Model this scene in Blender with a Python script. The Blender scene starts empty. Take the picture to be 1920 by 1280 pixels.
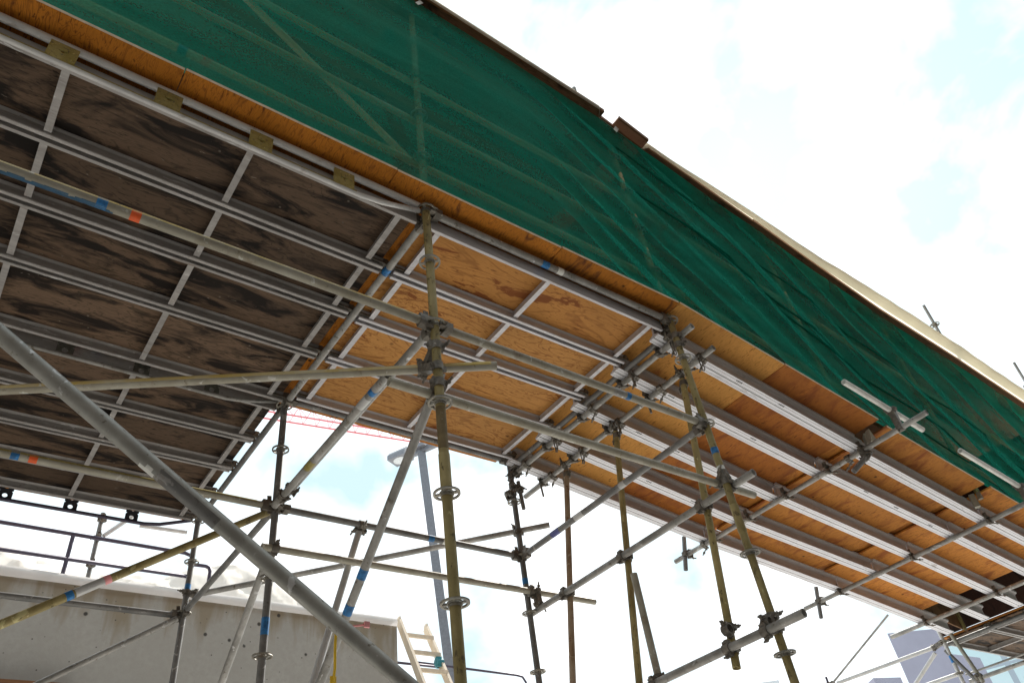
import bpy, math, random
from mathutils import Vector, Matrix, noise

random.seed(7)
SC = bpy.context.scene
COL = SC.collection
H = 1.6                                  # eye height: structure coordinates are measured from the eye, the ground lies H below

# ------------------------------------------------------------------ camera
R = ((0.80759823, -0.57722874, -0.12079772),
     (0.30302164, 0.58189438, -0.75470314),
     (0.50592785, 0.57289259, 0.64484966))
cam = bpy.data.cameras.new('camera')
cam.sensor_width = 36.0
cam.lens = 26.742
cam.clip_start = 0.02
cam.clip_end = 2000.0
camo = bpy.data.objects.new('camera', cam)
COL.objects.link(camo)
camo.matrix_world = Matrix(((R[0][0], -R[1][0], -R[2][0], 0.0),
                            (R[0][1], -R[1][1], -R[2][1], 0.0),
                            (R[0][2], -R[1][2], -R[2][2], H),
                            (0, 0, 0, 1)))
SC.camera = camo

# ------------------------------------------------------------------ light and exposure
SUN = Vector((0.72, 0.30, 0.80)).normalized()          # towards the sun
SUN_EL = math.asin(SUN.z)
SUN_AZ = math.atan2(SUN.x, SUN.y)
sun = bpy.data.lights.new('sun', 'SUN')
sun.energy = 3.9
sun.angle = math.radians(2.0)
sun.color = (1.0, 0.95, 0.87)
suno = bpy.data.objects.new('sun', sun)
COL.objects.link(suno)
suno.rotation_euler = SUN.to_track_quat('Z', 'Y').to_euler()

W = bpy.data.worlds.new('World')
SC.world = W
W.use_nodes = True
nt = W.node_tree
nt.nodes.clear()
N = nt.nodes.new
L = nt.links.new
tc = N('ShaderNodeTexCoord')
sky = N('ShaderNodeTexSky')
sky.sky_type = 'NISHITA'
sky.sun_disc = False
sky.sun_elevation = SUN_EL
sky.sun_rotation = SUN_AZ
sky.air_density = 1.0
sky.dust_density = 1.2
mp = N('ShaderNodeMapping')
mp.inputs['Location'].default_value = (0.19, 1.40, 0.0)
mp.inputs['Scale'].default_value = (1.0, 1.0, 1.25)
L(tc.outputs['Generated'], mp.inputs['Vector'])
nz = N('ShaderNodeTexNoise')
nz.inputs['Scale'].default_value = 6.5
nz.inputs['Detail'].default_value = 5.0
nz.inputs['Roughness'].default_value = 0.52
nz.inputs['Distortion'].default_value = 0.25
L(mp.outputs['Vector'], nz.inputs['Vector'])
rp = N('ShaderNodeValToRGB')
rp.color_ramp.elements[0].position = 0.385
rp.color_ramp.elements[1].position = 0.68
L(nz.outputs['Fac'], rp.inputs['Fac'])
tint = N('ShaderNodeMixRGB')                              # thin cirrus veil over the clear gaps
tint.inputs['Fac'].default_value = 0.90
tint.inputs['Color2'].default_value = (4.5, 6.0, 6.5, 1)
L(sky.outputs['Color'], tint.inputs['Color1'])
mx = N('ShaderNodeMixRGB')
mx.inputs['Color2'].default_value = (10.5, 10.7, 10.9, 1)
L(rp.outputs['Color'], mx.inputs['Fac'])
L(tint.outputs['Color'], mx.inputs['Color1'])
bg = N('ShaderNodeBackground')
bg.inputs['Strength'].default_value = 0.075
L(mx.outputs['Color'], bg.inputs['Color'])
wo = N('ShaderNodeOutputWorld')
L(bg.outputs['Background'], wo.inputs['Surface'])

SC.view_settings.view_transform = 'Standard'
SC.view_settings.look = 'None'
SC.view_settings.gamma = 1.0
SC.view_settings.use_curve_mapping = False
SC.view_settings.exposure = 1.17
SC.render.engine = 'CYCLES'
SC.cycles.use_denoising = True
SC.cycles.max_bounces = 8
SC.cycles.diffuse_bounces = 4
SC.cycles.transparent_max_bounces = 12
SC.cycles.sample_clamp_indirect = 8.0


# ------------------------------------------------------------------ materials
def nodes(name):
    m = bpy.data.materials.new(name)
    m.use_nodes = True
    t = m.node_tree
    b = t.nodes['Principled BSDF']
    return m, t, b


def coords(t, scale=(1, 1, 1), rnd=True):
    n = t.nodes.new
    tc = n('ShaderNodeTexCoord')
    mp = n('ShaderNodeMapping')
    mp.inputs['Scale'].default_value = scale
    t.links.new(tc.outputs['Object'], mp.inputs['Vector'])
    if not rnd:
        return mp.outputs['Vector']
    oi = n('ShaderNodeObjectInfo')
    mu = n('ShaderNodeMath')
    mu.operation = 'MULTIPLY'
    mu.inputs[1].default_value = 37.0
    t.links.new(oi.outputs['Random'], mu.inputs[0])
    ad = n('ShaderNodeVectorMath')
    ad.operation = 'ADD'
    t.links.new(mp.outputs['Vector'], ad.inputs[0])
    t.links.new(mu.outputs[0], ad.inputs[1])
    return ad.outputs[0]


def tnoise(t, vec, scale, detail=5.0, rough=0.55, dist=0.0):
    x = t.nodes.new('ShaderNodeTexNoise')
    x.inputs['Scale'].default_value = scale
    x.inputs['Detail'].default_value = detail
    x.inputs['Roughness'].default_value = rough
    x.inputs['Distortion'].default_value = dist
    t.links.new(vec, x.inputs['Vector'])
    return x.outputs['Fac']


def ramp(t, fac, p0, p1, c0=(0, 0, 0, 1), c1=(1, 1, 1, 1)):
    r = t.nodes.new('ShaderNodeValToRGB')
    e = r.color_ramp.elements
    e[0].position, e[1].position = p0, p1
    e[0].color, e[1].color = c0, c1
    t.links.new(fac, r.inputs['Fac'])
    return r.outputs['Color']


def mixc(t, fac, a, b, mode='MIX'):
    x = t.nodes.new('ShaderNodeMixRGB')
    x.blend_type = mode
    for s, v in (('Fac', fac), ('Color1', a), ('Color2', b)):
        if isinstance(v, (int, float)):
            x.inputs[s].default_value = v
        elif isinstance(v, tuple):
            x.inputs[s].default_value = v if len(v) == 4 else (*v, 1)
        else:
            t.links.new(v, x.inputs[s])
    return x.outputs['Color']


def bump(t, b, h, strength=0.2, dist=0.01):
    x = t.nodes.new('ShaderNodeBump')
    x.inputs['Strength'].default_value = strength
    x.inputs['Distance'].default_value = dist
    t.links.new(h, x.inputs['Height'])
    t.links.new(x.outputs['Normal'], b.inputs['Normal'])


def val(t, op, a, v):
    x = t.nodes.new('ShaderNodeMath')
    x.operation = op
    t.links.new(a, x.inputs[0])
    if isinstance(v, (int, float)):
        x.inputs[1].default_value = v
    else:
        t.links.new(v, x.inputs[1])
    return x.outputs[0]


def mottled(name, c1, c2, c3=None, rough=0.55, metal=0.0, scale=9.0, spots=0.62, bstr=0.12, stretch=(1, 1, 1), vary=0.25):
    m, t, b = nodes(name)
    v = coords(t, stretch)
    n1 = tnoise(t, v, scale, 6, 0.6, 0.3)
    col = mixc(t, ramp(t, n1, 0.35, 0.65), c1, c2)
    n2 = tnoise(t, v, scale * 4.3, 5, 0.65)
    if c3:
        col = mixc(t, ramp(t, n2, spots, spots + 0.07), col, c3)
    if metal >= 0.1 and c3:
        n4 = tnoise(t, v, scale * 2.3, 4, 0.6, 0.8)                 # cement splashes and scraped patches
        col = mixc(t, ramp(t, n4, 0.64, 0.67, (0, 0, 0, 1), (0.8, 0.8, 0.8, 1)), col, tuple(min(0.62, x * 1.5 + 0.06) for x in c2))
        n5 = tnoise(t, v, scale * 0.7, 5, 0.7, 0.5)                 # rust bloom
        col = mixc(t, ramp(t, n5, 0.60, 0.72, (0, 0, 0, 1), (0.55, 0.55, 0.55, 1)), col, (0.17, 0.095, 0.045))
    oi = t.nodes.new('ShaderNodeObjectInfo')
    f = val(t, 'MULTIPLY', oi.outputs['Random'], vary)
    f = val(t, 'ADD', f, 1 - vary / 2)
    hs = t.nodes.new('ShaderNodeHueSaturation')
    t.links.new(f, hs.inputs['Value'])
    t.links.new(col, hs.inputs['Color'])
    t.links.new(hs.outputs['Color'], b.inputs['Base Color'])
    b.inputs['Metallic'].default_value = metal
    rr = val(t, 'MULTIPLY', n2, 0.35)
    rr = val(t, 'ADD', rr, rough - 0.17)
    t.links.new(rr, b.inputs['Roughness'])
    bump(t, b, n2, bstr, 0.004)
    return m


def plain(name, c, rough=0.6, metal=0.0, var=0.12, scale=20.0):
    lo = tuple(x * (1 - var) for x in c)
    hi = tuple(min(1, x * (1 + var)) for x in c)
    return mottled(name, lo, hi, None, rough, metal, scale, bstr=0.05, vary=0.0)


def ply(name, base, dark, stain, grain_axis=0, lines=11.0, stain_lo=0.60, stain_hi=0.74, knots=0.0, vary=0.35,
        line_amt=0.55, stretch=7.0, stain_stretch=(1.4, 4.0), rough=0.75, freq=1.6, contour=0, splash=None):
    m, t, b = nodes(name)
    sc = [1.0, 1.0, 1.0]
    sc[1 - grain_axis] = stretch
    v = coords(t, tuple(sc))
    n1 = tnoise(t, v, freq, 3, 0.5, 0.9)
    k = val(t, 'MULTIPLY', n1, lines)
    k = val(t, 'PINGPONG', k, 0.5)
    k = val(t, 'MULTIPLY', k, 2.0)
    fine = tnoise(t, v, 34.0, 4, 0.7)
    col = mixc(t, ramp(t, fine, 0.35, 0.7), base, tuple(x * 0.78 for x in base))
    lm = ramp(t, k, 0.0, 0.30, (line_amt,) * 3 + (1,), (0, 0, 0, 1))
    col = mixc(t, lm, col, dark)
    vf = [3.0, 3.0, 3.0]
    vf[1 - grain_axis] = 16.0
    fk = tnoise(t, coords(t, tuple(vf)), 4.5, 3, 0.6, 0.4)
    col = mixc(t, ramp(t, fk, 0.60, 0.68), col, tuple(x * 0.8 for x in dark))
    big = tnoise(t, coords(t, (1, 1, 1)), 2.2, 4, 0.6)
    col = mixc(t, ramp(t, big, 0.35, 0.68, (0.0, 0, 0, 1), (0.55, 0.55, 0.55, 1)), col, tuple(x * 0.62 for x in base))
    sv = [stain_stretch[0]] * 3
    sv[1 - grain_axis] = stain_stretch[1]
    v2 = coords(t, tuple(sv))
    s1 = tnoise(t, v2, 1.5, 6, 0.62, 0.8)
    col = mixc(t, ramp(t, s1, stain_lo, stain_hi), col, stain)
    if contour:
        kc = val(t, 'PINGPONG', val(t, 'MULTIPLY', s1, contour), 0.5)
        kc = val(t, 'MULTIPLY', kc, 2.0)
        cm = mixc(t, 1.0, ramp(t, kc, 0.0, 0.16, (0.95,) * 3 + (1,), (0, 0, 0, 1)), ramp(t, s1, 0.42, 0.50), 'MULTIPLY')
        col = mixc(t, cm, col, stain)
    if splash:
        spn = tnoise(t, coords(t, (1, 2.5, 1)), 13.0, 3, 0.6, 0.6)
        col = mixc(t, ramp(t, spn, 0.70, 0.735), col, splash)
        ln = t.nodes.new('ShaderNodeTexVoronoi')
        ln.inputs['Scale'].default_value = 7.0
        t.links.new(coords(t, (1, 1, 1)), ln.inputs['Vector'])
        col = mixc(t, ramp(t, ln.outputs['Distance'], 0.035, 0.06, (1, 1, 1, 1), (0, 0, 0, 1)), col, tuple(x * 0.6 for x in splash))
    if knots:
        vo = t.nodes.new('ShaderNodeTexVoronoi')
        vo.inputs['Scale'].default_value = knots
        t.links.new(coords(t, (1, 1, 1)), vo.inputs['Vector'])
        col = mixc(t, ramp(t, vo.outputs['Distance'], 0.045, 0.085, (1, 1, 1, 1), (0, 0, 0, 1)), col, tuple(x * 0.35 for x in dark))
    oi = t.nodes.new('ShaderNodeObjectInfo')
    f = val(t, 'MULTIPLY', oi.outputs['Random'], vary)
    f = val(t, 'ADD', f, 1 - vary / 2)
    hs = t.nodes.new('ShaderNodeHueSaturation')
    t.links.new(f, hs.inputs['Value'])
    t.links.new(col, hs.inputs['Color'])
    t.links.new(hs.outputs['Color'], b.inputs['Base Color'])
    b.inputs['Roughness'].default_value = rough
    b.inputs['Specular IOR Level'].default_value = 0.25
    bump(t, b, fine, 0.15, 0.003)
    return m


M = {}
M['galv'] = mottled('galvanised_steel', (0.225, 0.22, 0.205), (0.41, 0.40, 0.38), (0.15, 0.13, 0.10), 0.5, 0.3, 6, 0.60)
M['galv_k'] = mottled('scuffed_galvanised_steel', (0.28, 0.275, 0.25), (0.42, 0.415, 0.385), (0.17, 0.15, 0.12), 0.5, 0.25, 8, 0.62, 0.2)
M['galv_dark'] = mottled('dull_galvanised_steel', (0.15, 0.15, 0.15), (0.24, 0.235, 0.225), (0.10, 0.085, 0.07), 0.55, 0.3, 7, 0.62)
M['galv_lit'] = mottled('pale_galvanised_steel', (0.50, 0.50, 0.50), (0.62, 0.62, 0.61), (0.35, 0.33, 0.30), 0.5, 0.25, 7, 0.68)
M['worn'] = mottled('worn_brown_coating', (0.13, 0.09, 0.035), (0.21, 0.15, 0.06), (0.50, 0.46, 0.38), 0.65, 0.0, 14, 0.66)
M['olive'] = mottled('weathered_yellow_steel', (0.23, 0.180, 0.060), (0.41, 0.335, 0.150), (0.12, 0.09, 0.035), 0.6, 0.1, 6, 0.58, stretch=(1, 1, 0.6))
M['tan'] = mottled('tan_stained_steel', (0.31, 0.285, 0.22), (0.43, 0.41, 0.345), (0.20, 0.165, 0.11), 0.6, 0.15, 6, 0.63)
M['yellow'] = mottled('faded_yellow_steel', (0.55, 0.40, 0.10), (0.56, 0.50, 0.34), (0.34, 0.27, 0.16), 0.55, 0.1, 5, 0.64)
M['rusty'] = mottled('rust_stained_steel', (0.30, 0.20, 0.12), (0.40, 0.31, 0.22), (0.20, 0.10, 0.05), 0.7, 0.1, 6, 0.58)
M['clamp'] = mottled('oily_clamp_steel', (0.10, 0.090, 0.077), (0.225, 0.205, 0.175), (0.17, 0.10, 0.05), 0.55, 0.35, 18, 0.60)
M['rosette'] = mottled('rosette_steel', (0.19, 0.18, 0.16), (0.31, 0.29, 0.24), (0.13, 0.11, 0.07), 0.55, 0.3, 18, 0.62)
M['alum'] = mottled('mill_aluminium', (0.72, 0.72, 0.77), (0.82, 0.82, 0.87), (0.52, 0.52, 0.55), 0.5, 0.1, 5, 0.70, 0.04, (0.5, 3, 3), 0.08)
M['alum_web_shaded'] = mottled('shaded_web_aluminium', (0.46, 0.435, 0.43), (0.57, 0.545, 0.54), (0.34, 0.31, 0.30), 0.55, 0.1, 5, 0.62, 0.06, (0.5, 3, 3), 0.15)  # darker copy of the joist metal, with the near-face shade in its colour
M['rail'] = mottled('dirty_deck_rail_aluminium', (0.30, 0.285, 0.275), (0.42, 0.40, 0.39), (0.19, 0.17, 0.15), 0.55, 0.2, 6, 0.62, 0.08, (0.6, 3, 3), 0.15)
M['rail_new'] = mottled('deck_rail_aluminium', (0.50, 0.49, 0.51), (0.62, 0.61, 0.64), (0.36, 0.34, 0.33), 0.5, 0.25, 6, 0.66, 0.06, (0.6, 3, 3), 0.1)
M['seam'] = plain('dark_groove', (0.05, 0.05, 0.055), 0.7)
M['ply_old'] = ply('weathered_black_plywood', (0.150, 0.096, 0.062), (0.030, 0.024, 0.015), (0.012, 0.008, 0.006), 0, 13.0, 0.465, 0.585,
                   vary=0.75, line_amt=0.75, stretch=6.0, stain_stretch=(1.2, 4.6), freq=1.4, splash=(0.20, 0.165, 0.13))
M['ply_new'] = ply('orange_plywood', (0.60, 0.290, 0.082), (0.25, 0.090, 0.024), (0.235, 0.075, 0.018), 0, 11.0, 0.62, 0.66, knots=3.3,
                   vary=0.15, line_amt=0.95, stretch=5.0, stain_stretch=(1.5, 4.2), freq=1.1, contour=7.0)
M['ply_stained'] = ply('resin_stained_plywood', (0.60, 0.275, 0.072), (0.23, 0.075, 0.018), (0.235, 0.075, 0.018), 0, 10.0, 0.56, 0.60, knots=2.5,
                   vary=0.1, line_amt=0.7, stretch=5.0, stain_stretch=(1.2, 3.6), freq=1.1, contour=5.0)
M['ply_ramp'] = ply('ramp_plywood', (0.64, 0.255, 0.046), (0.24, 0.075, 0.016), (0.30, 0.090, 0.020), 1, 12.0, 0.50, 0.66, knots=4.5,
                    vary=0.45, line_amt=0.6, stretch=5.5, stain_stretch=(2.0, 5.0), freq=2.2, contour=0)
M['ply_ramp_light'] = ply('light_ramp_plywood', (0.70, 0.335, 0.078), (0.26, 0.085, 0.018), (0.42, 0.150, 0.036), 1, 12.0, 0.58, 0.72, knots=4.5,
                    vary=0.1, line_amt=0.4, stretch=5.5, stain_stretch=(2.0, 5.0), freq=2.2)
M['ply_ramp_dark'] = ply('dark_ramp_plywood', (0.50, 0.170, 0.028), (0.19, 0.055, 0.012), (0.25, 0.072, 0.016), 1, 12.0, 0.48, 0.66, knots=4.5,
                    vary=0.1, line_amt=0.6, stretch=5.5, stain_stretch=(2.0, 5.0), freq=2.2)
M['ply_edge'] = ply('overhang_plywood', (0.58, 0.205, 0.018), (0.17, 0.050, 0.008), (0.13, 0.040, 0.010), 1, 14.0, 0.57, 0.70, knots=5.0,
                    vary=0.30, line_amt=0.85, stretch=6.0, stain_stretch=(3.0, 8.0), freq=2.4)
M['ply_dark'] = ply('dark_hoarding_plywood', (0.060, 0.026, 0.018), (0.035, 0.015, 0.010), (0.02, 0.010, 0.008), 0, 8.0, 0.55, 0.65, vary=0.3)
M['ply_roof'] = ply('roof_plywood', (0.24, 0.13, 0.065), (0.06, 0.026, 0.010), (0.04, 0.02, 0.010), 0, 8.0, 0.55, 0.65, vary=0.4)
M['ply_side'] = plain('cut_plywood_edge', (0.62, 0.50, 0.36), 0.8)
M['timber'] = mottled('brown_timber', (0.17, 0.07, 0.025), (0.24, 0.11, 0.045), (0.09, 0.04, 0.02), 0.75, 0, 5, 0.6, stretch=(0.6, 6, 6))
M['board_red'] = mottled('reddish_board', (0.40, 0.17, 0.10), (0.50, 0.24, 0.14), (0.25, 0.10, 0.06), 0.75, 0, 5, 0.6)
M['pale_wood'] = mottled('pale_ladder_wood', (0.66, 0.55, 0.41), (0.74, 0.64, 0.52), (0.52, 0.40, 0.28), 0.7, 0, 6, 0.66, stretch=(3, 3, 0.6))
M['blue'] = plain('blue_tape', (0.02, 0.165, 0.42), 0.5, 0, 0.4, 40.0)
M['orange'] = plain('orange_tape', (0.85, 0.12, 0.02), 0.5)
M['white'] = plain('white_tape', (0.78, 0.78, 0.74), 0.5)
M['red'] = plain('red_tape', (0.55, 0.03, 0.04), 0.5)
M['yel'] = plain('yellow_tape', (0.80, 0.52, 0.02), 0.5)
M['pink'] = plain('pink_flagging', (0.85, 0.35, 0.36), 0.6)
M['teal'] = plain('teal_strap', (0.03, 0.22, 0.27), 0.6)
M['plate_y'] = mottled('yellow_gusset_paint', (0.29, 0.235, 0.055), (0.40, 0.34, 0.13), (0.18, 0.155, 0.09), 0.6, 0.1, 16, 0.56)
M['plate_g'] = mottled('grey_gusset_steel', (0.10, 0.10, 0.085), (0.16, 0.155, 0.13), (0.07, 0.05, 0.03), 0.6, 0.3, 14, 0.6)
M['plate_k'] = plain('black_gusset_steel', (0.030, 0.030, 0.040), 0.6)
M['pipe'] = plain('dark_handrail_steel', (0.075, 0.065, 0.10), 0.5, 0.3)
M['lamp'] = plain('lamp_post_grey', (0.20, 0.21, 0.24), 0.45, 0.3)
M['lens'] = plain('lamp_glass', (0.62, 0.66, 0.70), 0.25)
M['crane'] = plain('red_crane_paint', (0.66, 0.17, 0.19), 0.5)
M['stamp'] = plain('black_ink', (0.03, 0.03, 0.035), 0.7)
M['lav'] = plain('lavender_render', (0.34, 0.335, 0.42), 0.8, 0, 0.05, 0.8)
M['pale_roof'] = plain('pale_panel', (0.62, 0.64, 0.66), 0.7, 0, 0.05, 0.8)


def concrete_mat():
    m, t, b = nodes('stained_concrete')
    v = coords(t, (1, 1, 1), False)
    n1 = tnoise(t, v, 1.3, 6, 0.6)
    col = mixc(t, ramp(t, n1, 0.3, 0.7), (0.36, 0.348, 0.322), (0.45, 0.437, 0.41))
    n2 = tnoise(t, v, 16, 5, 0.7)
    col = mixc(t, ramp(t, n2, 0.35, 0.75), tuple([0.36, 0.345, 0.315]), col)
    vo = t.nodes.new('ShaderNodeTexVoronoi')                       # bug holes
    vo.inputs['Scale'].default_value = 5.0
    t.links.new(v, vo.inputs['Vector'])
    hole = ramp(t, vo.outputs['Distance'], 0.085, 0.135, (1, 1, 1, 1), (0, 0, 0, 1))
    keep = ramp(t, vo.outputs['Color'], 0.50, 0.55)
    hk = mixc(t, 1.0, hole, keep, 'MULTIPLY')
    vo2 = t.nodes.new('ShaderNodeTexVoronoi')
    vo2.inputs['Scale'].default_value = 15.0
    t.links.new(v, vo2.inputs['Vector'])
    h2 = ramp(t, vo2.outputs['Distance'], 0.09, 0.16, (1, 1, 1, 1), (0, 0, 0, 1))
    k2 = ramp(t, vo2.outputs['Color'], 0.56, 0.60)
    hk2 = mixc(t, 1.0, h2, k2, 'MULTIPLY')
    hk = mixc(t, 1.0, hk, hk2, 'ADD')
    # damp brown runs hanging down from the coping
    vs = coords(t, (1.5, 1.0, 0.22), False)
    n3 = tnoise(t, vs, 2.3, 4, 0.6, 0.4)
    sp = t.nodes.new('ShaderNodeSeparateXYZ')
    tcn = t.nodes.new('ShaderNodeTexCoord')
    t.links.new(tcn.outputs['Object'], sp.inputs[0])
    dz = val(t, 'MULTIPLY', sp.outputs['Z'], 0.55)                  # object origin sits on the wall's top edge
    dr = val(t, 'ADD', n3, dz)
    dr = val(t, 'ADD', dr, val(t, 'MULTIPLY', val(t, 'SUBTRACT', n1, 0.5), 0.35))
    run = ramp(t, dr, 0.36, 0.52)
    col = mixc(t, run, col, (0.275, 0.235, 0.175))
    col = mixc(t, hk, col, (0.055, 0.05, 0.045))
    t.links.new(col, b.inputs['Base Color'])
    b.inputs['Roughness'].default_value = 0.9
    bump(t, b, n2, 0.25, 0.01)
    return m


M['concrete'] = concrete_mat()


def net_mat(name, c1, c2, open_lo, open_hi):
    m = bpy.data.materials.new(name)
    m.use_nodes = True
    t = m.node_tree
    t.nodes.clear()
    n = t.nodes.new
    v = coords(t, (0.5, 1.0, 3.2), False)
    n1 = tnoise(t, v, 2.2, 5, 0.6, 0.5)
    v2 = coords(t, (1, 1, 1), False)
    n2 = tnoise(t, v2, 60.0, 2, 0.5)
    col = mixc(t, ramp(t, n1, 0.3, 0.7), c1, c2)
    n3 = tnoise(t, v2, 1.1, 5, 0.65, 0.6)                          # mud and dust on the mesh
    col = mixc(t, ramp(t, n3, 0.60, 0.76, (0, 0, 0, 1), (0.6, 0.6, 0.6, 1)), col, (0.115, 0.095, 0.055))
    wv = tnoise(t, v2, 75.0, 3, 0.75)
    col = mixc(t, ramp(t, wv, 0.38, 0.66, (0, 0, 0, 1), (0.38, 0.38, 0.38, 1)), col, (0.004, 0.07, 0.05))
    d = n('ShaderNodeBsdfDiffuse')
    tr = n('ShaderNodeBsdfTranslucent')
    t.links.new(col, d.inputs['Color'])
    t.links.new(col, tr.inputs['Color'])
    ms = n('ShaderNodeMixShader')
    ms.inputs[0].default_value = 0.45
    t.links.new(d.outputs[0], ms.inputs[1])
    t.links.new(tr.outputs[0], ms.inputs[2])
    tp = n('ShaderNodeBsdfTransparent')
    m2 = n('ShaderNodeMixShader')
    if open_lo is None:
        an = n('ShaderNodeAttribute')
        an.attribute_name = 'fabric_density'
        op = val(t, 'SUBTRACT', 1.0, an.outputs['Fac']) if False else val(t, 'MULTIPLY_ADD', an.outputs['Fac'], -1.0)
        op.node.inputs[2].default_value = 1.0
    else:
        op = ramp(t, n1, 0.30, 0.70, (open_lo,) * 3 + (1,), (open_hi,) * 3 + (1,))
    t.links.new(op, m2.inputs[0])
    t.links.new(ms.outputs[0], m2.inputs[1])
    t.links.new(tp.outputs[0], m2.inputs[2])
    o = n('ShaderNodeOutputMaterial')
    t.links.new(m2.outputs[0], o.inputs['Surface'])
    return m


M['net'] = net_mat('green_debris_net', (0.022, 0.385, 0.270), (0.042, 0.520, 0.370), None, None)
M['net_hem'] = net_mat('green_net_hem', (0.010, 0.22, 0.155), (0.014, 0.27, 0.19), 0.03, 0.10)


def tarp_mat(name, c, tl):
    m = bpy.data.materials.new(name)
    m.use_nodes = True
    t = m.node_tree
    t.nodes.clear()
    n = t.nodes.new
    v = coords(t, (1, 1, 1), False)
    n1 = tnoise(t, v, 3.0, 6, 0.6, 0.4)
    col = mixc(t, ramp(t, n1, 0.3, 0.75), c, tuple(x * 0.86 for x in c))
    d = n('ShaderNodeBsdfDiffuse')
    tr = n('ShaderNodeBsdfTranslucent')
    t.links.new(col, d.inputs['Color'])
    t.links.new(col, tr.inputs['Color'])
    ms = n('ShaderNodeMixShader')
    ms.inputs[0].default_value = tl
    t.links.new(d.outputs[0], ms.inputs[1])
    t.links.new(tr.outputs[0], ms.inputs[2])
    o = n('ShaderNodeOutputMaterial')
    t.links.new(ms.outputs[0], o.inputs['Surface'])
    return m


M['tarp'] = tarp_mat('cream_tarpaulin', (0.88, 0.83, 0.70), 0.62)
M['tarp_w'] = tarp_mat('white_tarpaulin', (0.86, 0.84, 0.83), 0.3)
M['tarp_c'] = tarp_mat('soiled_tarpaulin', (0.80, 0.77, 0.73), 0.3)


def glass_mat():
    m, t, b = nodes('glazed_facade')
    tcn = t.nodes.new('ShaderNodeTexCoord')
    br = t.nodes.new('ShaderNodeTexBrick')
    br.offset = 0.0
    br.inputs['Scale'].default_value = 1.0
    br.inputs['Brick Width'].default_value = 1.7
    br.inputs['Row Height'].default_value = 2.1
    br.inputs['Mortar Size'].default_value = 0.10
    br.inputs['Color1'].default_value = (0.50, 0.66, 0.70, 1)
    br.inputs['Color2'].default_value = (0.64, 0.76, 0.80, 1)
    br.inputs['Mortar'].default_value = (0.34, 0.40, 0.46, 1)
    sp = t.nodes.new('ShaderNodeSeparateXYZ')
    t.links.new(tcn.outputs['Object'], sp.inputs[0])
    ad = val(t, 'ADD', sp.outputs['X'], sp.outputs['Y'])
    cb = t.nodes.new('ShaderNodeCombineXYZ')
    t.links.new(ad, cb.inputs[0])
    t.links.new(sp.outputs['Z'], cb.inputs[1])
    t.links.new(cb.outputs[0], br.inputs['Vector'])
    t.links.new(br.outputs['Color'], b.inputs['Base Color'])
    b.inputs['Roughness'].default_value = 0.25
    return m


M['glass'] = glass_mat()


def ground_mat():
    m, t, b = nodes('packed_gravel_ground')
    v = coords(t, (1, 1, 1), False)
    n1 = tnoise(t, v, 0.35, 6, 0.6)
    n2 = tnoise(t, v, 14, 6, 0.7)
    col = mixc(t, ramp(t, n1, 0.3, 0.7), (0.48, 0.465, 0.44), (0.58, 0.57, 0.55))
    col = mixc(t, ramp(t, n2, 0.35, 0.7), (0.42, 0.405, 0.385), col)
    t.links.new(col, b.inputs['Base Color'])
    b.inputs['Roughness'].default_value = 0.95
    bump(t, b, n2, 0.4, 0.02)
    return m


M['ground'] = ground_mat()


# ------------------------------------------------------------------ mesh helpers
def V(p):
    return Vector(p)


def basis(d):
    d = Vector(d).normalized()
    a = Vector((0, 0, 1)) if abs(d.z) < 0.9 else Vector((1, 0, 0))
    u = d.cross(a).normalized()
    return d, u, d.cross(u).normalized()


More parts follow.
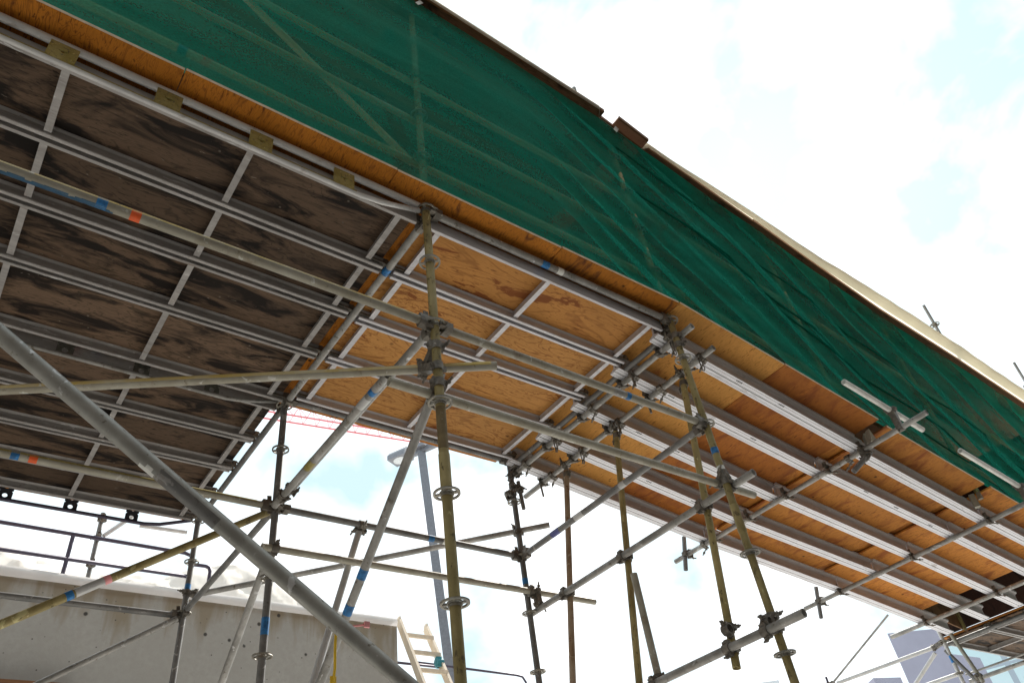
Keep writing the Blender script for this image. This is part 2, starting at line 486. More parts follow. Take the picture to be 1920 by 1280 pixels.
class MB:
    def __init__(s):
        s.v, s.f, s.sm = [], [], []

    def quad_strip(s, ra, rb, smooth=True):
        n = len(ra)
        for i in range(n):
            j = (i + 1) % n
            s.f.append((ra[i], ra[j], rb[j], rb[i]))
            s.sm.append(smooth)

    def ring(s, c, u, w, r, n):
        b = len(s.v)
        for i in range(n):
            a = 2 * math.pi * i / n
            s.v.append(c + u * (r * math.cos(a)) + w * (r * math.sin(a)))
        return list(range(b, b + n))

    def tube(s, p, q, r=0.02415, wall=0.0035, n=20):
        p, q = V(p), V(q)
        d, u, w = basis(q - p)
        a = s.ring(p, u, w, r, n)
        b = s.ring(q, u, w, r, n)
        s.quad_strip(a, b)
        if wall:
            ai = s.ring(p, u, w, r - wall, n)
            bi = s.ring(q, u, w, r - wall, n)
            a2 = s.ring(p, u, w, r, n)
            b2 = s.ring(q, u, w, r, n)
            s.quad_strip(bi, ai)
            s.quad_strip(ai, a2, False)
            s.quad_strip(b2, bi, False)
        else:
            a2 = s.ring(p, u, w, r, n)
            b2 = s.ring(q, u, w, r, n)
            s.f.append(tuple(a2[::-1])); s.sm.append(False)
            s.f.append(tuple(b2)); s.sm.append(False)

    def path(s, pts, r=0.02415, n=14, caps=True):
        pts = [V(p) for p in pts]
        rings = []
        for i, p in enumerate(pts):
            if i == 0:
                d = pts[1] - p
            elif i == len(pts) - 1:
                d = p - pts[i - 1]
            else:
                d = (pts[i + 1] - p).normalized() + (p - pts[i - 1]).normalized()
            if i == 0:
                d, u, w = basis(d)
            else:
                d = d.normalized()
                u = (u - d * u.dot(d)).normalized()
                w = d.cross(u)
            rings.append(s.ring(p, u, w, r, n))
        for a, b in zip(rings, rings[1:]):
            s.quad_strip(a, b)
        if caps:
            s.f.append(tuple(rings[0][::-1])); s.sm.append(False)
            s.f.append(tuple(rings[-1])); s.sm.append(False)

    def sleeve(s, p, q, r0, r1, n=18):
        p, q = V(p), V(q)
        d, u, w = basis(q - p)
        rs = [s.ring(c, u, w, r, n) for c, r in ((p, r0), (p, r1), (q, r1), (q, r0))]
        s.quad_strip(rs[0], rs[1], False)
        b = len(s.v)
        a = s.ring(p, u, w, r1, n)
        c = s.ring(q, u, w, r1, n)
        s.quad_strip(a, c)
        s.quad_strip(rs[2], rs[3], False)

    def box(s, c, size, ax=None):
        c = V(c)
        x, y, z = ax if ax else (Vector((1, 0, 0)), Vector((0, 1, 0)), Vector((0, 0, 1)))
        hx, hy, hz = (k / 2 for k in size)
        b = len(s.v)
        for i in (-1, 1):
            for j in (-1, 1):
                for k in (-1, 1):
                    s.v.append(c + x * (i * hx) + y * (j * hy) + z * (k * hz))
        for q in ((0, 1, 3, 2), (4, 6, 7, 5), (0, 4, 5, 1), (2, 3, 7, 6), (0, 2, 6, 4), (1, 5, 7, 3)):
            s.f.append(tuple(b + k for k in q)); s.sm.append(False)

    def prism(s, prof, p, q, up=(0, 0, 1), smooth=False):
        """2-D profile (a across, b up) extruded from p to q."""
        p, q = V(p), V(q)
        d = (q - p).normalized()
        side = d.cross(V(up)).normalized()
        upv = side.cross(d)
        n = len(prof)
        b = len(s.v)
        for c in (p, q):
            for (x, y) in prof:
                s.v.append(c + side * x + upv * y)
        for i in range(n):
            j = (i + 1) % n
            s.f.append((b + i, b + j, b + n + j, b + n + i)); s.sm.append(smooth)
        s.f.append(tuple(b + i for i in range(n))[::-1]); s.sm.append(False)
        s.f.append(tuple(b + n + i for i in range(n))); s.sm.append(False)

    def holed(s, c, wx, wz, r, th, u, w, n=24):
        """rectangular plate cell with a round hole, in the plane u,w."""
        c, u, w = V(c), V(u), V(w)
        nn = u.cross(w).normalized()
        per, inn = [], []
        for i in range(n):
            a = 2 * math.pi * i / n
            ca, sa = math.cos(a), math.sin(a)
            k = min(wx / 2 / max(abs(ca), 1e-6), wz / 2 / max(abs(sa), 1e-6))
            per.append(c + u * (k * ca) + w * (k * sa))
            inn.append(c + u * (r * ca) + w * (r * sa))
        ids = []
        for off in (-th / 2, th / 2):
            for lst in (per, inn):
                b = len(s.v)
                s.v += [p + nn * off for p in lst]
                ids.append(list(range(b, b + n)))
        s.quad_strip(ids[1], ids[0], False)
        s.quad_strip(ids[2], ids[3], False)
        s.quad_strip(ids[0], ids[2], False)
        s.quad_strip(ids[3], ids[1], False)

    def mesh(s, name, mat, origin=(0, 0, 0)):
        o = V(origin)
        me = bpy.data.meshes.new(name)
        me.from_pydata([tuple(p - o) for p in s.v], [], s.f)
        me.polygons.foreach_set('use_smooth', s.sm)
        me.materials.append(mat)
        me.update()
        return me


def lift(p):
    return Vector((p[0], p[1], p[2] + H))


def base_of(o):
    p = Vector((0, 0, 0))
    while o is not None:
        p = p + Vector(o.location)
        o = o.parent
    return p


def build(mb, name, mat, parent=None, origin=None):
    """one mesh object; vertices are in structure coordinates, lifted by H."""
    if origin is None:
        n = len(mb.v)
        origin = sum(mb.v, Vector()) / n
    me = mb.mesh(name, mat, origin)
    o = bpy.data.objects.new(name, me)
    COL.objects.link(o)
    wl = lift(origin)
    if parent is not None:
        o.parent = parent
        o.location = wl - base_of(parent)
    else:
        o.location = wl
    return o


def place(me, name, parent, at, rot=None):
    o = bpy.data.objects.new(name, me)
    COL.objects.link(o)
    o.parent = parent
    o.location = lift(at) - base_of(parent)
    if rot is not None:
        o.rotation_mode = 'QUATERNION'
        o.rotation_quaternion = rot
    return o


def empty(name, at):
    o = bpy.data.objects.new(name, None)
    COL.objects.link(o)
    o.location = lift(at)
    return o


def tag(o, label=None, cat=None, group=None, kind=None):
    if label: o['label'] = label
    if cat: o['category'] = cat
    if group: o['group'] = group
    if kind: o['kind'] = kind
    return o


# ------------------------------------------------------------------ shared small parts
def rosette_mesh():
    m = MB()
    z = 0.0045
    def annulus(r0, r1):
        n = 32
        d, u, w = Vector((0, 0, 1)), Vector((1, 0, 0)), Vector((0, 1, 0))
        lo0 = m.ring(Vector((0, 0, -z)), u, w, r0, n); lo1 = m.ring(Vector((0, 0, -z)), u, w, r1, n)
        hi0 = m.ring(Vector((0, 0, z)), u, w, r0, n); hi1 = m.ring(Vector((0, 0, z)), u, w, r1, n)
        m.quad_strip(lo1, lo0, False); m.quad_strip(hi0, hi1, False)
        m.quad_strip(lo1[:], hi1[:], True) if False else m.quad_strip(lo1, hi1, True)
        m.quad_strip(hi0, lo0, True)
    annulus(0.0245, 0.034)
    annulus(0.052, 0.062)
    for k in range(4):
        a = math.pi / 2 * k + math.pi / 4
        u = Vector((math.cos(a), math.sin(a), 0)); w = Vector((-u.y, u.x, 0))
        m.box(u * 0.043, (0.021, 0.016, 0.0086), (u, w, Vector((0, 0, 1))))
    m.tube((0, 0, -0.016), (0, 0, -0.0046), 0.0295, 0.0045, 20)
    return m.mesh('rosette', M['rosette'])


ROS = rosette_mesh()


def head_mesh():
    """wedge head: x points outwards along the tube, towards the standard."""
    m = MB()
    X, Y, Z = Vector((1, 0, 0)), Vector((0, 1, 0)), Vector((0, 0, 1))
    m.prism([(-0.02, -0.038), (0.02, -0.038), (0.026, -0.012), (0.026, 0.012), (0.02, 0.038), (-0.02, 0.038), (-0.026, 0.012), (-0.026, -0.012)],
            (-0.055, 0, 0), (-0.012, 0, 0))
    m.box((0.004, 0, 0.026), (0.046, 0.036, 0.026))
    m.box((0.004, 0, -0.026), (0.046, 0.036, 0.026))
    m.box((-0.002, 0, 0.012), (0.030, 0.0065, 0.135), (Vector((1, 0, 0.10)).normalized(), Y, Vector((-0.10, 0, 1)).normalized()))
    return m.mesh('wedge_head', M['clamp'])


HEAD = head_mesh()


def coupler(root, A, da, B, db, spin=0, name='coupler'):
    """right-angle or swivel coupler gripping tube axis da at A and tube axis db at B."""
    A, B = V(A), V(B)
    da, db = V(da).normalized(), V(db).normalized()
    m = MB()
    n = (B - A)
    if n.length < 0.02:
        n = da.cross(db)
        if n.length < 0.05:
            n = basis(da)[1]
    n.normalize()
    for P, d in ((A, da), (B, db)):
        m.sleeve(P - d * 0.024, P + d * 0.024, 0.0240, 0.0315, 16)
        s = d.cross(n).normalized()
        for k in (-1, 1):
            m.box(P + s * (0.036 * k), (0.042, 0.014, 0.030), (d, s, n))
    m.box((A + B) / 2, (0.052, 0.046, max(0.014, (B - A).length - 0.03)), (da, da.cross(n).normalized(), n))
    c = build(m, name, M['clamp'], root)
    for P, d, sg in ((A, da, -1), (B, db, 1)):
        s = d.cross(n).normalized()
        if spin % 2:
            s = -s
        e = n * sg
        b = MB()
        q = P + s * 0.040
        t = (e * 0.9 + s * 0.25 * (1 if spin % 3 else -1)).normalized()
        b.tube(q - t * 0.030, q + t * 0.058, 0.0065, 0, 8)
        b.tube(q + t * 0.020, q + t * 0.034, 0.0125, 0, 6)
        build(b, 'bolt', M['clamp'], c)
        q2 = P - s * 0.040                                   # hinge knuckle on the other side
        b = MB()
        b.sleeve(q2 - d * 0.010, q2 + d * 0.010, 0.006, 0.013, 12)
        build(b, 'hinge', M['clamp'], c)
    return c


def beam_clamp(root, P, along, up, sgn=1, hang=0.0, loop=False):
    """bracket that ties a joist flange down on a transom tube."""
    P = V(P); along = V(along).normalized(); up = V(up).normalized()
    s = along.cross(up).normalized()
    m = MB()
    m.sleeve(P - along * 0.020, P + along * 0.020, 0.0240, 0.031, 14)
    m.box(P + up * 0.030 + s * 0.020 * sgn, (0.045, 0.055, 0.010), (along, s, up))
    m.box(P + up * 0.046 + s * 0.045 * sgn, (0.034, 0.012, 0.050), (along, s, up))
    m.box(P - up * 0.028 + s * 0.018 * sgn, (0.036, 0.050, 0.012), (along, s, up))
    m.box(P - s * 0.036 * sgn, (0.040, 0.014, 0.030), (along, s, up))
    c = build(m, 'beam_clamp', M['clamp'], root)
    b = MB()
    t = (along * 0.8 * sgn - up * 0.25 + s * 0.3).normalized()
    q = P - up * 0.036 + s * 0.02 * sgn
    b.tube(q - t * 0.02, q + t * 0.095, 0.0062, 0, 8)
    b.tube(q + t * 0.055, q + t * 0.071, 0.0125, 0, 6)
    build(b, 'bolt', M['clamp'], c)
    b = MB()
    t2 = (up * 0.9 - along * 0.3 * sgn).normalized()
    q2 = P + s * 0.040 * sgn
    b.tube(q2 - t2 * 0.045, q2 + t2 * 0.055, 0.006, 0, 8)
    b.tube(q2 - t2 * 0.030, q2 - t2 * 0.017, 0.0125, 0, 6)
    build(b, 'bolt', M['clamp'], c)
    if hang:
        h = MB()
        a0 = P - up * 0.02 - s * 0.03
        if loop:
            w = along * 0.011
            z = Vector((0.10, 0.03, -1)).normalized()
            h.path([a0 + w, a0 + w + z * hang, a0 + z * (hang + 0.012), a0 - w + z * hang, a0 - w, a0 - z * 0.01, a0 + w], 0.0045, 8)
        else:
            z = Vector((0.12, 0.02, -1)).normalized()
            h.tube(a0, a0 + z * hang, 0.0095, 0, 8)
            h.box(a0 + z * 0.012, (0.035, 0.020, 0.030))
        build(h, 'hanging_pin', M['clamp'], c)
    return c


def tape(root, p, q, t0, length, mat, label=None, r=0.0252, name='tape'):
    p, q = V(p), V(q)
    d = (q - p).normalized()
    c = p + (q - p) * t0
    m = MB()
    m.sleeve(c - d * length / 2, c + d * length / 2, 0.0242, r, 20)
    o = build(m, name, mat, root)
    if label: o['label'] = label
    return o


def paint(root, p, q, r, mat, a0, a1, name='paint_stripe', n=9):
    """thin coat of paint on part of a tube's round: angles in degrees, 90 = upper side, 180 = the side away in +y."""
    p, q = V(p), V(q)
    d = (q - p).normalized()
    side = d.cross(Vector((0, 0, 1))).normalized()
    up = side.cross(d)
    m = MB()
    rr = r + 0.0009
    for c in (p, q):
        for i in range(n):
            a = math.radians(a0 + (a1 - a0) * i / (n - 1))
            m.v.append(c + side * (rr * math.cos(a)) + up * (rr * math.sin(a)))
    for i in range(n - 1):
        m.f.append((i, i + 1, n + i + 1, n + i)); m.sm.append(True)
    return build(m, name, mat, root)


def tube(name, p, q, mat, label, cat='tube', group=None, r=0.02415, heads=''):
    m = MB()
    m.tube(p, q, r, 0.0035 * r / 0.02415)
    o = build(m, name, mat)
    tag(o, label, cat, group)
    p, q = V(p), V(q)
    d = (q - p).normalized()
    for k, P, dd in (('a', p, -d), ('b', q, d)):
        if k in heads:
            rot = Vector((1, 0, 0)).rotation_difference(dd)
            place(HEAD, 'wedge_head', o, P + dd * 0.018, rot)
    return o


def standard(x, y, z0, z1, mat, label, zros, group='ringlock standards under the walkway', spig=()):
    m = MB()
    m.tube((x, y, z0), (x, y, z1), 0.02415, 0.0035, 24)
    o = build(m, 'scaffold_standard', mat, None, (x, y, z0))
    tag(o, label, 'scaffold post', group)
    for z in zros:
        place(ROS, 'rosette', o, (x, y, z), Vector((0, 0, 1)).rotation_difference(Vector((0, 0, 1))))
    for z in spig:
        s = MB()
        s.sleeve((x, y, z - 0.09), (x, y, z + 0.09), 0.0240, 0.0268, 20)
        build(s, 'joint_sleeve', mat, o)
    f = MB()
    f.box((x, y, z0 + 0.004), (0.15, 0.15, 0.008))
    f.tube((x, y, z0 + 0.008), (x, y, z0 + 0.20), 0.030, 0, 14)
    build(f, 'base_jack', M['rosette'], o)
    return o


GZ = -H
# ------------------------------------------------------------------ the setting
g = MB()
g.v = [Vector((-600, -600, GZ)), Vector((600, -600, GZ)), Vector((600, 600, GZ)), Vector((-600, 600, GZ))]
g.f = [(0, 1, 2, 3)]; g.sm = [False]
tag(build(g, 'ground', M['ground'], None, (0, 0, GZ)), 'packed pale gravel ground beneath the scaffold', None, None, 'structure')

g = MB()  # dark strip added out of view to cut bounced light on near faces
g.v = [Vector((-200, -60, GZ + 0.004)), Vector((300, -60, GZ + 0.004)), Vector((300, 1.2, GZ + 0.004)), Vector((-200, 1.2, GZ + 0.004))]
g.f = [(0, 1, 2, 3)]; g.sm = [False]
tag(build(g, 'darkener', plain('asphalt', (0.055, 0.053, 0.05), 0.9, 0, 0.2, 3.0), None, (0, 0, GZ)), 'added unseen asphalt road on the near side of the scaffold', None, None, 'structure')
# scaffold grid
XA, XB, XL = 1.69, 3.82, -1.36
Y1, Y2, Y3 = 2.51, 4.63, 6.56
ROZ = [0.21, 0.71, 1.2125, 1.714, 2.2165, 2.7274, 3.215, 3.672]
UP = [4.2, 4.7, 5.2, 5.7]
A = standard(XA, Y1, GZ, 6.16, M['olive'], 'tall yellowish standard in the middle foreground with five rosettes in view, clamps at mid height', ROZ + UP, spig=(1.83,))
B = standard(XB, Y1, GZ, 6.02, M['olive'], 'yellow green standard at the near right corner with blue tape and a white spot', [1.2125, 1.80, 2.7274, 3.30, 3.672] + UP, spig=(2.03,))
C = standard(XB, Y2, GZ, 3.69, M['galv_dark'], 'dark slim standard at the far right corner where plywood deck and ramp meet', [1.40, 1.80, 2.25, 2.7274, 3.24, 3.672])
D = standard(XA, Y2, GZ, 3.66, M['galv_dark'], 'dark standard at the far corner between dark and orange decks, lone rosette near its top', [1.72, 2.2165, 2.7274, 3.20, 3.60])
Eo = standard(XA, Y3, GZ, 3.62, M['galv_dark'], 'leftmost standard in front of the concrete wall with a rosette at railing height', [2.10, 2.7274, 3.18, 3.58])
for (yy, lb) in ((Y1, 'standard left of the picture carrying the near truss'), (Y2, 'standard left of the picture carrying the middle truss'),
                 (Y3, 'standard left of the picture carrying the far truss')):
    standard(XL, yy, GZ, 3.66, M['galv'], lb, [2.7274, 3.60])
tape(A, (XA, Y1, 1), (XA, Y1, 2), 1.065, 0.24, M['worn'], r=0.0249, name='worn_coating')
tape(B, (XB, Y1, 2), (XB, Y1, 3), 0.515, 0.045, M['blue'])
tape(B, (XB, Y1, 2), (XB, Y1, 3), 0.375, 0.045, M['white'])
tape(C, (XB, Y2, 2), (XB, Y2, 3), 0.51, 0.05, M['blue'])
tape(D, (XA, Y2, 1), (XA, Y2, 2), 0.90, 0.11, M['blue'])
tape(Eo, (XA, Y3, 2.5), (XA, Y3, 3.5), 0.445, 0.06, M['blue'])

GL = 'horizontal ledgers of the scaffold'
l1 = tube('ledger', (XL + 0.06, Y1, 2.7274), (XA - 0.06, Y1, 2.7274), M['tan'], 'long ledger left of the foreground standard, blue paint smears, blue and orange tape', 'ledger', GL, heads='ab')
for xx, mt in ((0.05, 'blue'), (0.185, 'orange')):
    tape(l1, (0, Y1, 2.7274), (1, Y1, 2.7274), xx, 0.042, M[mt])
paint(l1, (-1.25, Y1, 2.7274), (1.55, Y1, 2.7274), 0.02415, M['yellow'], 2, 75)
mm = MB()                                   # peeling blue paint on the underside of that ledger
for k in range(54):
    x0 = -0.62 + k * 0.0125 + random.uniform(-.01, .01)
    a0 = random.uniform(-1.5, -0.55) - 0.5 * (k / 54)
    for j in range(random.randint(1, 3)):
        aa = a0 + j * 0.32
        d = Vector((0, math.cos(aa), math.sin(aa)))
        tq = Vector((0, -math.sin(aa), math.cos(aa)))
        mm.box(Vector((x0 + random.uniform(-.02, .02), Y1, 2.7274)) + d * 0.0243, (random.uniform(.03, .10), random.uniform(.006, .011), 0.0012), (Vector((1, 0, 0)), tq, d))
build(mm, 'paint_smear', plain('dark_blue_paint', (0.02, 0.085, 0.16), 0.5), l1)
l2 = tube('ledger', (XA + 0.06, Y1, 2.7274), (XB - 0.06, Y1, 2.7274), M['tan'], 'upper mid-height ledger running between the two near standards, blue sticker near its right end', 'ledger', GL, heads='ab')
tape(l2, (XA, Y1, 2.7274), (XB, Y1, 2.7274), 0.66, 0.035, M['blue'])
tape(l2, (XA, Y1, 2.7274), (XB, Y1, 2.7274), 0.622, 0.09, M['galv'])
l3 = tube('ledger', (1.44, 2.565, 2.30), (4.17, 2.565, 2.30), M['tan'], 'lower tan tube clamped across both near standards and sticking out past the right one', 'ledger', GL)
coupler(l3, (XA, Y1, 2.335), (0, 0, 1), (XA, 2.565, 2.30), (1, 0, 0), 1)
coupler(l3, (XB, Y1, 2.34), (0, 0, 1), (XB, 2.565, 2.30), (1, 0, 0), 2)
l4 = tube('ledger', (XL + 0.06, Y2, 2.7274), (XA - 0.06, Y2, 2.7274), M['tan'], 'ledger below the far side of the dark deck with blue then orange tape at left', 'ledger', GL, heads='ab')
tape(l4, (0, Y2, 2.7274), (1, Y2, 2.7274), 0.105, 0.045, M['blue'])
tape(l4, (0, Y2, 2.7274), (1, Y2, 2.7274), 0.20, 0.045, M['orange'])
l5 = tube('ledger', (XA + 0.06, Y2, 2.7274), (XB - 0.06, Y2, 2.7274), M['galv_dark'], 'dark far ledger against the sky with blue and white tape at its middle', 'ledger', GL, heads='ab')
tape(l5, (XA, Y2, 2.7274), (XB, Y2, 2.7274), 0.585, 0.05, M['blue'])
tape(l5, (XA, Y2, 2.7274), (XB, Y2, 2.7274), 0.645, 0.045, M['white'])
l6 = tube('ledger', (1.60, 4.575, 2.395), (4.50, 4.575, 2.41), M['tan'], 'pale tube lowest across the far standards, right end loose in the sky', 'ledger', GL)
coupler(l6, (XA, Y2, 2.42), (0, 0, 1), (XA, 4.575, 2.396), (1, 0, 0), 1)
coupler(l6, (XB, Y2, 2.43), (0, 0, 1), (XB, 4.575, 2.407), (1, 0, 0), 2)
paint(l4, (-1.25, Y2, 2.7274), (1.55, Y2, 2.7274), 0.02415, M['plate_y'], 4, 70)
tube('ledger', (XL + 0.06, Y3, 2.69), (XA - 0.06, Y3, 2.70), M['galv_dark'], 'dark grey ledger in front of the concrete wall at lower left', 'ledger', GL, heads='b')
l7 = tube('ledger', (XA + 0.06, Y1, 3.672), (XB - 0.06, Y1, 3.672), M['galv'], 'grey ledger tucked under the plywood overhang with blue and white tape', 'ledger', GL, heads='ab')
tape(l7, (XA, Y1, 3.672), (XB, Y1, 3.672), 0.435, 0.06, M['blue'])
tape(l7, (XA, Y1, 3.672), (XB, Y1, 3.672), 0.495, 0.05, M['white'])
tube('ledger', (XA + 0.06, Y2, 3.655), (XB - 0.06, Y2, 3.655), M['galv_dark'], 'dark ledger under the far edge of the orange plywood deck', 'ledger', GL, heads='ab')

GT = 'cross transoms of the scaffold'
tube('transom', (XA, Y1 + 0.06, 2.7274), (XA, Y2 - 0.06, 2.7274), M['galv'], 'grey transom from the foreground standard down to the dark far standard', 'transom', GT, heads='ab')
tube('transom', (XA, Y2 + 0.06, 2.7274), (XA, Y3 - 0.06, 2.7274), M['galv_dark'], 'dark transom from middle far standard to the one by the wall', 'transom', GT, heads='ab')
tr = tube('transom', (XB, Y1 + 0.06, 2.7274), (XB, Y2 - 0.06, 2.7274), M['galv_dark'], 'dark transom rising across the sky to the near right standard', 'transom', GT, heads='ab')
tape(tr, (XB, Y2, 2.7274), (XB, Y1, 2.7274), 0.36, 0.10, M['galv_lit'])
tape(tr, (XB, Y2, 2.7274), (XB, Y1, 2.7274), 0.60, 0.06, M['galv_lit'])
tape(tr, (XB, Y2, 2.7274), (XB, Y1, 2.7274), 0.22, 0.10, plain('violet_mark', (0.10, 0.11, 0.30)))
tt = tube('transom', (XA, Y1 + 0.06, 3.60), (XA, Y2 - 0.06, 3.60), M['galv'], 'grey transom at the joint of dark and orange decks, blue paint mark', 'transom', GT, heads='ab')
tape(tt, (XA, Y1, 3.6), (XA, Y2, 3.6), 0.235, 0.06, M['blue'])
tube('transom', (XA, Y2 + 0.06, 3.60), (XA, Y3 - 0.04, 3.58), M['galv_dark'], 'transom along the cut end of the dark deck beside open sky', 'transom', GT, heads='a')
tube('transom', (XB, Y1 + 0.06, 3.585), (XB, Y2 - 0.06, 3.585), M['galv_dark'], 'greenish transom under the right end of the orange deck panels', 'transom', GT, heads='ab')
sp = tube('brace_tube', (1.635, 2.93, 2.665), (1.635, 4.50, 2.665), M['galv'], 'loose grey tube with open top end and blue sticker beside the sloping transom', 'tube')
tape(sp, (1.635, 2.93, 2.665), (1.635, 4.50, 2.665), 0.105, 0.04, M['blue'])
tape(sp, (1.635, 2.93, 2.665), (1.635, 4.50, 2.665), 0.175, 0.10, M['galv_lit'])
tape(sp, (1.635, 2.93, 2.665), (1.635, 4.50, 2.665), 0.64, 0.10, M['plate_y'])
coupler(sp, (1.635, 4.36, 2.665), (0, 1, 0), (XA, 4.36, 2.7274), (0, 1, 0), 0)

GB = 'diagonal braces'


def line(p, q, a, b):
    p, q = V(p), V(q)
    return tuple(p + (q - p) * a), tuple(p + (q - p) * b)


p, q = line((0.0, 3.70, 2.54), (2.03, 2.452, 2.535), -0.62, 1.0)
yb = tube('plan_brace', p, q, M['tan'], 'yellow topped bar crossing behind the foreground standard, right end cut square', 'brace', GB)
d = (V(q) - V(p)).normalized()
c0 = V(p) + d * ((XA + 0.02 - p[0]) / d.x)
paint(yb, V(p) + d * 0.02, V(q) - d * 0.03, 0.02415, M['yellow'], -18, 90)
coupler(yb, (XA, Y1, 2.58), (0, 0, 1), c0, d, 1)
coupler(yb, (XA, Y1, 2.44), (0, 0, 1), c0 - d * 0.02, d, 2)
p, q = line((-0.072, 2.05, 1.563), (1.115, 2.05, 0.772), -0.75, 1.9)
kb = tube('raking_brace', p, q, M['galv_k'], 'thick grey diagonal tube nearest the viewer across the lower left', 'brace', GB, r=0.0246)
kp, kq = V(p), V(q)
paint(kb, kp + (kq - kp) * 0.419, kp + (kq - kp) * 0.433, 0.0246, M['white'], -125, -72, 'torn_label')
paint(kb, kp + (kq - kp) * 0.424, kp + (kq - kp) * 0.430, 0.0246, M['white'], -72, -45, 'torn_label')
paint(kb, kp + (kq - kp) * 0.434, kp + (kq - kp) * 0.492, 0.0246, M['galv_dark'], -135, -10, 'worn_patch')
p, q = line((1.745, 2.56, 2.46), (1.745, 3.912, 1.335), 0.0, 1.6)
hb = tube('bay_brace', p, q, M['galv'], 'grey brace falling from the foreground standard with blue bands and yellow tape', 'brace', GB)
hp, hq = p, q
for t0, ln, mt in ((0.400, 0.055, 'blue'), (0.472, 0.055, 'blue'), (0.502, 0.045, 'yel')):
    tape(hb, p, q, t0, ln, M[mt])
fl = MB()
c0 = V(p) + (V(q) - V(p)) * 0.507
fl.path([c0 + Vector((0.02, -.01, 0)), c0 + Vector((0.06, -0.03, 0.00)), c0 + Vector((0.105, -0.05, 0.004))], 0.006, 8)
fl.box(c0 + Vector((0.115, -0.055, 0.004)), (0.03, 0.012, 0.03))
build(fl, 'pink_ribbon', M['pink'], hb)
yl = MB()
c1 = c0 + Vector((-0.035, -0.012, 0.0))
yl.path([c1 + Vector((0.02, 0, 0.005)), c1 + Vector((-0.004, 0, -0.03)), c1 + Vector((-0.006, 0.0, -0.12)), c1 + Vector((-0.004, 0, -0.22)), c1 + Vector((-0.012, 0.005, -0.31))], 0.0075, 8)
yl.box(c1 + Vector((-0.010, 0.004, -0.30)), (0.032, 0.006, 0.09))
build(yl, 'tape_tail', M['yel'], hb)
p, q = line((2.355, 4.66, 2.735), (2.035, 4.66, 1.59), -0.02, 1.8)
ib = tube('brace_tube', p, q, M['galv_lit'], 'pale tube hung from the far ledger by a clamp, running down past the wall end', 'brace', GB)
coupler(ib, (2.35, Y2, 2.7274), (1, 0, 0), (2.35, 4.66, 2.70), V(q) - V(p), 1)
p, q = line((1.69, 4.70, 2.39), (1.69, 5.347, 1.787), 0.0, 3.0)
tube('bay_brace', p, q, M['galv'], 'grey brace falling from the middle far standard towards the wall', 'brace', GB)
p, q = line((1.585, 4.66, 2.652), (0.351, 4.66, 1.80), -0.055, 1.7)
nb = tube('bay_brace', p, q, M['olive'], 'olive brace sloping down to the left frame edge with blue and pale tape', 'brace', GB)
for t0, ln, mt in ((0.455, 0.16, 'galv_lit'), (0.497, 0.04, 'blue'), (0.418, 0.04, 'pink')):
    tape(nb, p, q, t0, ln, M[mt])
p, q = line((1.636, 6.53, 2.66), (0.789, 6.53, 2.10), 0.0, 1.8)
tube('bay_brace', p, q, M['galv'], 'thin brace in front of the concrete wall falling to the bottom left', 'brace', GB)
p, q = (1.72, 6.50, 2.86), (4.04, 4.47, 2.985)
pb = tube('plan_brace', p, q, M['galv'], 'long grey tube rising from the wall side standard to the far right standard', 'brace', GB)
d = (V(q) - V(p)).normalized()
coupler(pb, (XA, Y3, 2.90), (0, 0, 1), (1.74, 6.48, 2.862), d, 1)
coupler(pb, (XB, Y2, 2.95), (0, 0, 1), V(p) + d * ((XB - p[0]) / d.x), d, 2)

# ------------------------------------------------------------------ truss bearers of the dark deck
GTR = 'twin tube trusses under the dark deck'
PX = [-1.26, -0.79, -0.31, 0.175, 0.655, 1.14]
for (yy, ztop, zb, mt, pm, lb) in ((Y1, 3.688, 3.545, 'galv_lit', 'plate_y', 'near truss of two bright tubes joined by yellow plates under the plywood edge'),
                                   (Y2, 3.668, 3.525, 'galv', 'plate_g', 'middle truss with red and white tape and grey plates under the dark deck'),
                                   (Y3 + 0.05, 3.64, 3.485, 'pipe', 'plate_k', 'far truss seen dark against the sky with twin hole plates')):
    root = empty('truss_bearer', (XA, yy, zb))
    tag(root, lb, 'truss', GTR)
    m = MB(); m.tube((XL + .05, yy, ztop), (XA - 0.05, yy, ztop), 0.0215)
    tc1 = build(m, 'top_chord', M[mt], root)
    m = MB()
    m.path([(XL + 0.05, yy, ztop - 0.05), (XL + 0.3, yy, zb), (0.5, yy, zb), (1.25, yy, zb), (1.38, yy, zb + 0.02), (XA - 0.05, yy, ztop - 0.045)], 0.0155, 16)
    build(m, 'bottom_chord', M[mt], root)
    for x in PX:
        m = MB()
        mid = (ztop + zb) / 2
        hh = (ztop - zb) / 2
        if yy == Y1:
            m.holed((x, yy - 0.012, mid), 0.125, hh * 2, 0.013, 0.010, (1, 0, 0), (0, 0, 1))
            m.box((x, yy - 0.020, mid + 0.01), (0.036, 0.008, 0.030))
        else:
            for k in (-1, 1):
                m.holed((x, yy, mid + k * hh / 2), 0.105, hh, 0.019, 0.008, (1, 0, 0), (0, 0, 1))
        build(m, 'gusset_plate', M[pm], root)
    if yy == Y2:
        tape(tc1, (0, yy, ztop), (1, yy, ztop), 0.235, 0.05, M['red'], r=0.0228)
        tape(tc1, (0, yy, ztop), (1, yy, ztop), 0.305, 0.09, M['white'], r=0.0227)
        tape(tc1, (0, yy, ztop), (1, yy, ztop), 0.375, 0.04, M['blue'], r=0.0228)
    if yy == Y1:
        paint(root, (XL + 0.35, yy, zb), (1.22, yy, zb), 0.0155, M['plate_y'], -12, 60)

# ------------------------------------------------------------------ deck panels (plywood in aluminium frames)
RAILP = [(0, 0), (0.020, 0), (0.023, 0.004), (0.023, 0.012), (0.015, 0.018), (0.015, 0.060), (0.021, 0.068), (0.026, 0.074), (0.026, 0.090), (0, 0.090)]


